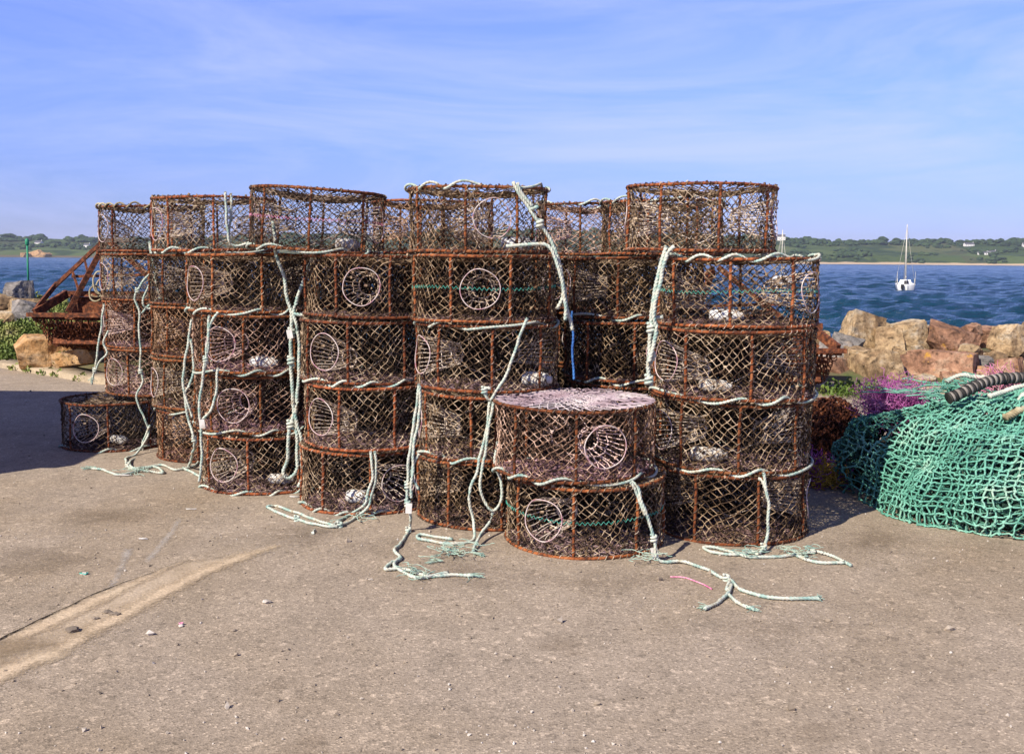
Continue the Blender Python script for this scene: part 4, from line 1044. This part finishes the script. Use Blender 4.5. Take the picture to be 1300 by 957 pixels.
def heap_net(seed, off, nu, nv2, r, jit, vr=(0.0, .995), rot=0.0, holes=.0, sagn=.04):
    rr = random.Random(seed); g = MB(); P = {}
    for i in range(nu):
        for j in range(nv2):
            u = 2 * PI * i / nu + .05 * noise.noise(Vector((i * .21, j * .25, seed))) + rot * j; v = vr[0] + (vr[1] - vr[0]) * (j / (nv2 - 1)) + .028 * noise.noise(Vector((i * .3, j * .3, seed + 9)))
            v = max(0.0, min(1, v))
            p = heap(u, v); k = noise.noise(Vector((p.x * 4, p.y * 4, p.z * 4 + seed))); c = Vector((NC.x, NC.y, .25)); d = (p - c).normalized()
            p = p + d * (off + sagn * k) + Vector((rr.gauss(0, jit), rr.gauss(0, jit), rr.gauss(0, jit))); p.z = max(.008, p.z)
            P[i, j] = np.array(p)
    A = []; B = []
    for i in range(nu):
        for j in range(nv2):
            i2 = (i + 1) % nu
            if rr.random() > holes and np.linalg.norm(P[i, j] - P[i2, j]) < .16: A.append(P[i, j]); B.append(P[i2, j])
            if j + 1 < nv2 and rr.random() > holes: A.append(P[i, j]); B.append(P[i, j + 1])
    A = np.array(A); B = np.array(B); n = len(A); rs = np.random.RandomState(seed)
    L = np.linalg.norm(B - A, axis=1, keepdims=True)
    o1 = rs.normal(0, .085, A.shape) * L; o2 = rs.normal(0, .085, A.shape) * L
    M1 = A * .67 + B * .33 + o1; M2 = A * .33 + B * .67 + o2
    for M in (M1, M2): M[:, 2] = np.maximum(M[:, 2], .006)
    rad = r * rs.uniform(.8, 1.3, n)
    g.segs(A, M1, rad, 5); g.segs(M1, M2, rad, 5); g.segs(M2, B, rad, 5)
    K = np.array(list(P.values())); d = rs.normal(0, 1, K.shape); d /= np.linalg.norm(d, axis=1, keepdims=True)
    g.segs(K - d * r * 1.7, K + d * r * 1.7, np.full(len(K), r * 1.75), 5)
    return g.mesh('teal_netting', [M_teal])
nroot = empty('trawl_net', NC); tag(nroot, 'big heap of teal green trawl netting lying on the asphalt at right', 'fishing net')
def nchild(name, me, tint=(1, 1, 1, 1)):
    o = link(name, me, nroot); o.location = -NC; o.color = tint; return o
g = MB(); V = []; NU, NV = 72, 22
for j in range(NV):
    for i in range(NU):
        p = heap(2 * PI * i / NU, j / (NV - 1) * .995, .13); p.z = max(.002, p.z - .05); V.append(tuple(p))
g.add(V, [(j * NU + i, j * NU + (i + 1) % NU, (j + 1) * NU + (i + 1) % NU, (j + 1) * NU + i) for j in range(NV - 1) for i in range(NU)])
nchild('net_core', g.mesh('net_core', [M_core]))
nchild('outer_netting', heap_net(1, .035, 132, 29, .0050, .004, sagn=.05, holes=.012), (1.1, 1.1, 1.1, 1))
nchild('middle_netting', heap_net(2, .0, 118, 25, .0046, .010, rot=.012, sagn=.05), (.62, .70, .68, 1))  # layer tinted darker so the gaps in the net read as shade
nchild('inner_netting', heap_net(3, -.03, 132, 27, .0044, .012, rot=-.016, sagn=.04), (.48, .52, .48, 1))  # deepest layer tinted darkest, depth shading put into its colour
def squiggles(box_c, size, n, L, r, mat, name, seed, curl=.8, parent=None, tint=(1, 1, 1, 1), steps=10, sides=3, flat=1.0):
    q = np.random.RandomState(seed); A = []; B = []
    for i in range(n):
        d0 = q.normal(0, 1, 3); d0 /= np.linalg.norm(d0); p = np.array(box_c) + d0 * np.array(size) * q.uniform(.1, 1) ** .6; d = q.normal(0, 1, 3)
        for k in range(steps):
            d = d / np.linalg.norm(d) + q.normal(0, curl, 3); d[2] *= flat; d /= np.linalg.norm(d); nn = p + d * L / steps; nn[2] = max(nn[2], .006)
            A.append(p); B.append(nn); p = nn
    g = MB(); g.segs(A, B, r, sides); o = link(name, g.mesh(name, [mat]), parent)
    if parent: o.location = -Vector(parent.location)
    o.color = tint; return o
# folds of netting lying on top, ropes through it
squiggles((NC.x, NC.y + .1, .66), (1.15, .65, .03), 620, .4, .0042, M_teal, 'loose_folds', 5, .4, nroot, sides=4, flat=.25)
# purple netting behind
pc = at(1156, 506, 6.75); pr = empty('purple_net', (pc.x, pc.y, 0)); tag(pr, 'tangled purple netting lying over the back of the green net heap', 'fishing net')
squiggles((pc.x - .1, pc.y, pc.z - .03), (.24, .20, .085), 620, .26, .0020, M_purple, 'tangled_twine', 8, .75, pr)
squiggles((pc.x - .16, pc.y - .05, pc.z - .09), (.10, .15, .05), 130, .24, .0020, M_purple, 'lower_twine', 12, .7, pr)
o = empty('chain_heap', (2.32, 7.28, 0)); tag(o, 'dark rusty chain heap in the shade between right pots and green net', 'chain heap')
g = MB(); q5 = random.Random(5)
for i in range(620):
    a = q5.uniform(0, 6.28); rr_ = math.sqrt(q5.random()); x = .40 * rr_ * math.cos(a); y = .34 * rr_ * math.sin(a); z = .46 * (1 - rr_ ** 2.5) + q5.uniform(-.03, .03)
    ax = Vector((q5.gauss(0, 1), q5.gauss(0, 1), q5.gauss(0, 1))).normalized(); ay = ax.orthogonal().normalized()
    g.tube([Vector((x, y, max(.04, z))) + ax * .036 * math.cos(t) + ay * .036 * math.sin(t) for t in np.linspace(0, 2 * PI, 8)[:-1]], .0075, 4, True)
link('chain_rings', g.mesh('chain_rings', [M_rust_dark], False), o)
cm = rock_mesh('chain_core', (.64, .56, .80), 71, M_rust_dark, .15, 16, 2); c_ = link('rusty_core', cm, o)
pk = at(1278, 500, 6.3); o = empty('pink_net', (pk.x, pk.y, pk.z - .05)); tag(o, 'bright pink twine bundle on the green net under the striped cable', 'twine')
squiggles(tuple(pk), (.17, .12, .015), 170, .26, .0022, M_pink, 'pink_strands', 9, .45, o)
# bundle in the shade
pc2 = gp(1052, 632); o = empty('shaded_net', (pc2.x, pc2.y + .25, 0)); tag(o, 'purple and yellow net bundle in the shade between pots and green net', 'fishing net')
squiggles((pc2.x + .05, pc2.y + .40, .07), (.16, .14, .06), 260, .22, .0026, M_purple, 'purple_twine', 10, .6, o)
squiggles((pc2.x + .08, pc2.y + .30, .08), (.08, .08, .07), 170, .18, .0026, M_yellow, 'yellow_twine', 11, .7, o)
# striped rubber cable
def cable(path, label, r=.037):
    root = empty('rubber_cable', path[0]); tag(root, label, 'cable', 'striped rubber cables on the net'); P = spline(path, .019); o0 = Vector(path[0])
    for mi, (nm, mat) in enumerate((('dark_discs', M_disc_dark), ('pale_discs', M_disc_pale))):
        g = MB()
        for k in range(mi, len(P) - 1, 2):
            a, b = P[k] - o0, P[k + 1] - o0; q = rnd.uniform(.88, 1.06) * (1 if mi == 0 else .93); m1 = a.lerp(b, .08); m2 = a.lerp(b, .92)
            g.tube([a, m1, m2, b], [r * q * .82, r * q, r * q, r * q * .82], 12)
        link(nm, g.mesh(nm, [mat]), root)
cable(H_(6.1, (1204, 506, 6.0), (1222, 498, 6.02), (1243, 488, 6.08), (1262, 482, 6.12), (1282, 480, 6.15), (1310, 478, 6.2), (1340, 474, 6.3)), 'black and grey striped rubber cable lying on top of the green net')
cable(H_(6.1, (1262, 494, 6.35), (1280, 486, 6.38), (1305, 484, 6.4), (1330, 486, 6.4)), 'second striped rubber cable behind the first at the right edge', .034)
rope('white_rope', [H_(6.0, (1255, 503, 5.95), (1275, 497), (1300, 489), (1330, 480)), H_(5.95, (1278, 524), (1290, 512), (1300, 500), (1316, 494))], 'thick white rope crossing the green net at the right edge', r=.016, group='ropes on the green net')
rope('white_rope', [H_(6.5, (1202, 484, 6.5), (1222, 476, 6.5), (1240, 479, 6.5), (1265, 478, 6.5), (1290, 475, 6.5))], 'white rope with blue flecks behind the striped cable', r=.016, group='ropes on the green net')
rope('head_rope', [H_(5.9, (1276, 530, 5.72), (1288, 524, 5.75), (1300, 520, 5.78), (1330, 516, 5.8))], 'beige rope end poking from the green net at the right edge', r=.022, mat=M_rope_tan, group='ropes on the green net')

# ------------------------------------------------------------------ rusty dredges
def dredge(loc, rz, label, w=2.1, flip=1, group='rusty dredges on the bank'):
    root = empty('dredge', loc, rz); tag(root, label, 'dredge', group)
    def p(name, fn):
        g = MB(); fn(g); return link(name, g.mesh('dredge_' + name, [M_rust_dark], False), root)
    h = .40
    p('tooth_bar', lambda g: (g.bar((-w / 2, -.28, .12), (w / 2, -.28, .12), .09, .05), [g.bar((-w / 2 + .04 + i * .075, -.31, .11), (-w / 2 + .04 + i * .075, -.35, .02), .018, .018) for i in range(0)]))
    p('top_beam', lambda g: g.bar((-w / 2 + .22, .20, .36), (w / 2 - .1, .20, .36), .07, .07))
    p('back_beam', lambda g: g.bar((-w / 2 + .1, .30, .05), (w / 2 - .1, .30, .05), .06, .06))
    p('back_plate', lambda g: g.box((.05, .235, .19), (w - .45, .02, .26)))
    for sx in (-1, 1):
        p('side_plate', lambda g: (g.bar((sx * (w / 2 - .08), -.27, .14), (sx * (w / 2 - .25), .20, .36), .05, .10), g.bar((sx * (w / 2 - .05), -.25, .10), (sx * (w / 2 - .12), .30, .06), .05, .07)))
    apex = Vector((-.29, -.05, 1.03))
    p('tow_leg', lambda g: g.bar((-w / 2 + .05, -.24, .15), (-w / 2 + .22, .02, .50), .04, .05))
    p('tow_leg', lambda g: (g.bar((-w / 2 + .20, .0, .46), apex, .035, .045)))
    p('tow_leg', lambda g: g.bar((-.66, -.27, .15), apex + Vector((.0, .03, -.03)), .04, .065))
    p('tow_leg', lambda g: g.bar((w / 2 - .3, -.24, .15), apex + Vector((.05, 0, 0)), .05, .06))
    p('cross_bar', lambda g: g.bar((-w / 2 + .42, .0, .58), (.5, .02, .62), .03, .035))
    for t in (.35, .6, .85):
        a = Vector((-w / 2 + .20, .0, .46)).lerp(apex, t); b = Vector((-.66, -.27, .15)).lerp(apex, t - .05)
        p('rung', lambda g: g.bar(a, b, .022, .025))
    # chain bag: rings hanging under the frame
    def bag(g):
        q = random.Random(3)
        for i in range(46):
            for j in range(14):
                x = -w / 2 + .08 + (w - .16) * (i + .5 * (j % 2)) / 46; t = j / 13; y = -.24 + .5 * t + q.uniform(-.02, .02); z = .08 - .34 * math.sin(t * PI * .55) - .05 * abs(math.sin(x * 3)) + q.uniform(-.02, .02)
                a0 = q.uniform(0, 3); cc = []
                ax = Vector((math.cos(a0), math.sin(a0), 0)); ay = Vector((0, 0, 1))
                for k in range(7): a = 2 * PI * k / 7; cc.append(Vector((x, y, z)) + ax * .036 * math.cos(a) + ay * .036 * math.sin(a))
                g.tube(cc, .0075, 4, True)
    p('chain_bag', bag)
    def sheetf(g):
        g.box((0, .05, -.02), (w - .3, .36, .03)); 
        g.box((0, -.02, -.12), (w - .4, .03, .30), Matrix.Rotation(-.5, 3, 'X')); g.box((0, .1, -.24), (w - .5, .26, .03))
    p('bag_frame', sheetf)
    return root
pd = at(78, 401, 11.6)
dredge((-4.72, 12.3, .66), -.05, 'rusty triangular framed dredge with chain bag resting on boulders at left', w=2.3)
pd = at(1010, 440, 11.0)
dredge((2.53, 11.2, .40), .05, 'rusty dredge showing beside the tall right hand pot stack', w=2.3, flip=-1)
# coiled ropes lying in the left dredge
q_ = [at(127 + (6 + 3 * math.sin(t * .37)) * math.cos(t), 356 + (13 + 4 * math.sin(t * .53)) * math.sin(t) + t * .9, 12.0 + .02 * t) for t in np.linspace(0, 12, 26)]
rope('coiled_rope', [q_, [at(122 + (10 - .3 * t) * math.cos(t), 372 + (8 + 3 * math.sin(t * .6)) * math.sin(t), 12.0 + .02 * t) for t in np.linspace(0, 9, 20)]], 'coil of tan rope hung in the left dredge beside the leftmost pots', r=.011, mat=M_rope_tan)

# ------------------------------------------------------------------ boats, beacon
def sailboat(px, py, label, rz=.12, dark_t=True):
    p = gp(px, py, WZ); root = empty('sailboat', (p.x, p.y, WZ), rz); tag(root, label, 'sailboat', 'moored sailboats')
    Lh = 7.2; S = []; n = 9; st = 14
    for i in range(st):
        t = i / (st - 1); y = t * Lh; hw = 1.22 * (1 - t ** 2.6) * (.78 + .22 * math.sin(min(1, t * 2) * PI / 2)) + .02; sheer = .78 + .28 * t ** 2; dr = -.25
        for k in range(n):
            a = PI * k / (n - 1); S.append((-hw * math.cos(a) * (1 if k in (0, n - 1) else .98), y, sheer + (dr - sheer) * math.sin(a) ** .55 if 0 < k < n - 1 else sheer))
    g = MB(); g.add(S, [(i * n + k, (i + 1) * n + k, (i + 1) * n + k + 1, i * n + k + 1) for i in range(st - 1) for k in range(n - 1)] + [tuple(range(n))])
    link('hull', g.mesh('boat_hull', [M_white]), root)
    g = MB(); V = []
    for i in range(st): V += [tuple(np.array(S[i * n]) + (0, 0, -.03)), tuple(np.array(S[i * n + n - 1]) + (0, 0, -.03))]
    g.add(V, [(2 * i, 2 * i + 1, 2 * i + 3, 2 * i + 2) for i in range(st - 1)]); link('deck', g.mesh('boat_deck', [M_white], False), root)
    g = MB(); g.add([(-.75, 2.0, .7), (.75, 2.0, .7), (.6, 2.1, 1.32), (-.6, 2.1, 1.32), (-.5, 5.2, .85), (.5, 5.2, .85), (.42, 4.6, 1.22), (-.42, 4.6, 1.22)], [(0, 1, 2, 3), (1, 5, 6, 2), (0, 3, 7, 4), (3, 2, 6, 7), (4, 7, 6, 5)])
    cab = link('cabin', g.mesh('boat_cabin', [M_white], False), root)
    g = MB(); g.box((.1, 2.02, 1.0), (.5, .12, .42)); link('companionway', g.mesh('boat_hatch', [M_glass], False), cab)
    g = MB(); g.tube([(0, 3.0, 1.2), (0, 3.0, 8.0)], [.07, .05], 8); link('mast', g.mesh('boat_mast', [M_alu]), root)
    g = MB(); g.tube([(0, 3.0, 1.75), (0, .5, 1.65)], .06, 8); link('boom', g.mesh('boat_boom', [M_alu]), root)
    g = MB(); g.tube([(0, 7.1, 1.05), (0, 3.0, 7.8)], .02, 4); g.tube([(-1.1, 3, .85), (0, 3.0, 7.6)], .016, 4); g.tube([(1.1, 3, .85), (0, 3.0, 7.6)], .016, 4); g.tube([(0, .05, .8), (0, 3, 7.8)], .016, 4); link('stays', g.mesh('boat_stays', [M_alu]), root)
    g = MB()
    for sx in (-1, 1):
        g.tube([(sx * .95, .15, .75), (sx * .98, .15, 1.5)], .025, 5); g.tube([(sx * .98, .15, 1.5), (sx * .98, 1.2, 1.45)], .022, 5); g.tube([(sx * .98, 1.2, .75), (sx * .98, 1.2, 1.45)], .022, 5); g.tube([(sx * .98, .15, .7), (sx * 1.0, .15, 2.3)], .018, 5)
    link('rail', g.mesh('boat_rail', [M_alu]), root)
    g = MB(); g.box((-.42, -.18, .55), (.32, .38, .5)); g.box((-.42, -.2, .1), (.14, .2, .7)); link('outboard_motor', g.mesh('boat_motor', [M_blackp], False), root)
    g = MB(); g.box((.12, -.12, .35), (.05, .3, .9)); link('rudder', g.mesh('boat_rudder', [M_white], False), root)
sailboat(1150, 369.5, 'small white sailboat moored in open water, seen from its stern', -.33)
sailboat(1000, 362, 'white sailboat seen through the netting of the right hand stack', .05)
p = gp(36, 357.5, WZ); root = empty('beacon_pole', (p.x, p.y, WZ - 1)); tag(root, 'green channel marker pole standing in the sea at left', 'beacon')
g = MB(); g.tube([(0, 0, 0), (0, 0, 5.9)], .12, 12); link('pole', g.mesh('beacon_post', [M_beacon]), root)
g = MB(); g.tube([(0, 0, 5.6), (0, 0, 5.75), (0, 0, 6.35), (0, 0, 6.5)], [.13, .24, .24, .10], 12); link('topmark', g.mesh('beacon_top', [M_beacon]), root)

# ------------------------------------------------------------------ unseen hut added left of the view to cast the shade there
root = empty('shade_hut', (-6.35, 7.0, 0), 0.0); tag(root, 'unseen low hut added beyond the left edge to shade the leftmost pots', 'shade caster')
g = MB(); W_, D_, HH = 2.6, 3.8, 2.1
g.box((0, 0, HH / 2), (W_, D_, HH)); link('wall', g.mesh('shade_hut_wall', [M_render], False), root)
g = MB(); g.box((0, 0, HH + .06), (W_ + .1, D_ + .1, .12)); link('roof', g.mesh('shade_hut_roof', [M_slate], False), root)
g = MB(); g.box((.2, -D_ / 2 - .02, .98), (.85, .04, 1.95)); dr_ = link('door', g.mesh('shade_hut_door', [M_beacon], False), root)
g = MB(); g.box((.5, -D_ / 2 - .07, 1.0), (.12, .04, .03)); link('handle', g.mesh('shade_hut_handle', [M_alu], False), dr_)

# ------------------------------------------------------------------ haze
HAZE = True
if HAZE:
    g = MB(); g.box((0, 1200, 30), (6400, 2700, 72)); ho = link('haze', g.mesh('haze', [], False))
    hm = bpy.data.materials.new('haze_air'); hm.use_nodes = True; nt = hm.node_tree; nt.nodes.clear()
    out = nt.nodes.new('ShaderNodeOutputMaterial'); pv = nt.nodes.new('ShaderNodeVolumePrincipled')
    pv.inputs['Color'].default_value = (.80, .87, 1, 1); pv.inputs['Density'].default_value = .00010; pv.inputs['Anisotropy'].default_value = .2
    nt.links.new(pv.outputs[0], out.inputs['Volume']); ho.data.materials.append(hm)
    tag(ho, kind='stuff', label='thin pale blue sea haze in the air', cat='haze')

# ------------------------------------------------------------------ light
EL, AZ = R_(39), R_(43)     # light travels to the right and away
ld = Vector((math.sin(AZ) * math.cos(EL), math.cos(AZ) * math.cos(EL), -math.sin(EL)))
sd = bpy.data.lights.new('sun', 'SUN'); so = bpy.data.objects.new('sun', sd); COL.objects.link(so)
sd.energy = 5.0; sd.angle = R_(.5); sd.color = (1, .92, .78)
so.rotation_euler = ld.to_track_quat('-Z', 'Y').to_euler(); so.location = (-20, -20, 30)
w = bpy.data.worlds.new('World'); sc.world = w; w.use_nodes = True; nt = w.node_tree; bg = nt.nodes['Background']
sky = nt.nodes.new('ShaderNodeTexSky'); sky.sky_type = 'NISHITA'; sky.sun_disc = False; sky.sun_elevation = EL
sky.sun_rotation = math.atan2(-ld.x, -ld.y)      # azimuth of the sun measured from +Y towards +X
sky.altitude = 0; sky.air_density = 1.0; sky.dust_density = .15; sky.ozone_density = 3.0
tc = nt.nodes.new('ShaderNodeTexCoord'); mp = nt.nodes.new('ShaderNodeMapping'); mp.inputs['Rotation'].default_value = (0, R_(12), R_(10)); mp.inputs['Scale'].default_value = (1.1, 1.6, 7.0)
nt.links.new(tc.outputs['Generated'], mp.inputs['Vector'])
n1 = noi(nt, mp.outputs[0], 2.1, 10, .66, dist=.7); n2 = noi(nt, mp.outputs[0], .7, 3, .5)
cm_ = nd(nt, 'ShaderNodeMath', operation='MULTIPLY'); nt.links.new(ramp(nt, n1, [(.40, 0), (.68, 1)]), cm_.inputs[0]); nt.links.new(ramp(nt, n2, [(.3, .25), (.65, 1)]), cm_.inputs[1])
cm2 = nd(nt, 'ShaderNodeMath', operation='MULTIPLY'); nt.links.new(cm_.outputs[0], cm2.inputs[0]); cm2.inputs[1].default_value = .48
sxz = nt.nodes.new('ShaderNodeSeparateXYZ'); nt.links.new(tc.outputs['Generated'], sxz.inputs[0])
elev = ramp(nt, sxz.outputs[2], [(0, (.43, .48, 1.0)), (.06, (.54, .59, 1.14)), (.16, (.80, .81, 1.42)), (.27, (1.02, .98, 1.66)), (.45, (.46, .45, .82))])
tinted_sky = mix(nt, sky.outputs[0], elev, 1.0, 'MULTIPLY')
cl_ = mix(nt, tinted_sky, (5.6, 6.0, 9.9), cm2.outputs[0])
nt.links.new(cl_, bg.inputs['Color']); bg.inputs['Strength'].default_value = .088

vs = sc.view_settings; vs.view_transform = 'Standard'; vs.look = 'None'; vs.exposure = 0.58; vs.gamma = 1; vs.use_curve_mapping = False
sc.cycles.volume_bounces = 0; sc.cycles.max_bounces = 6
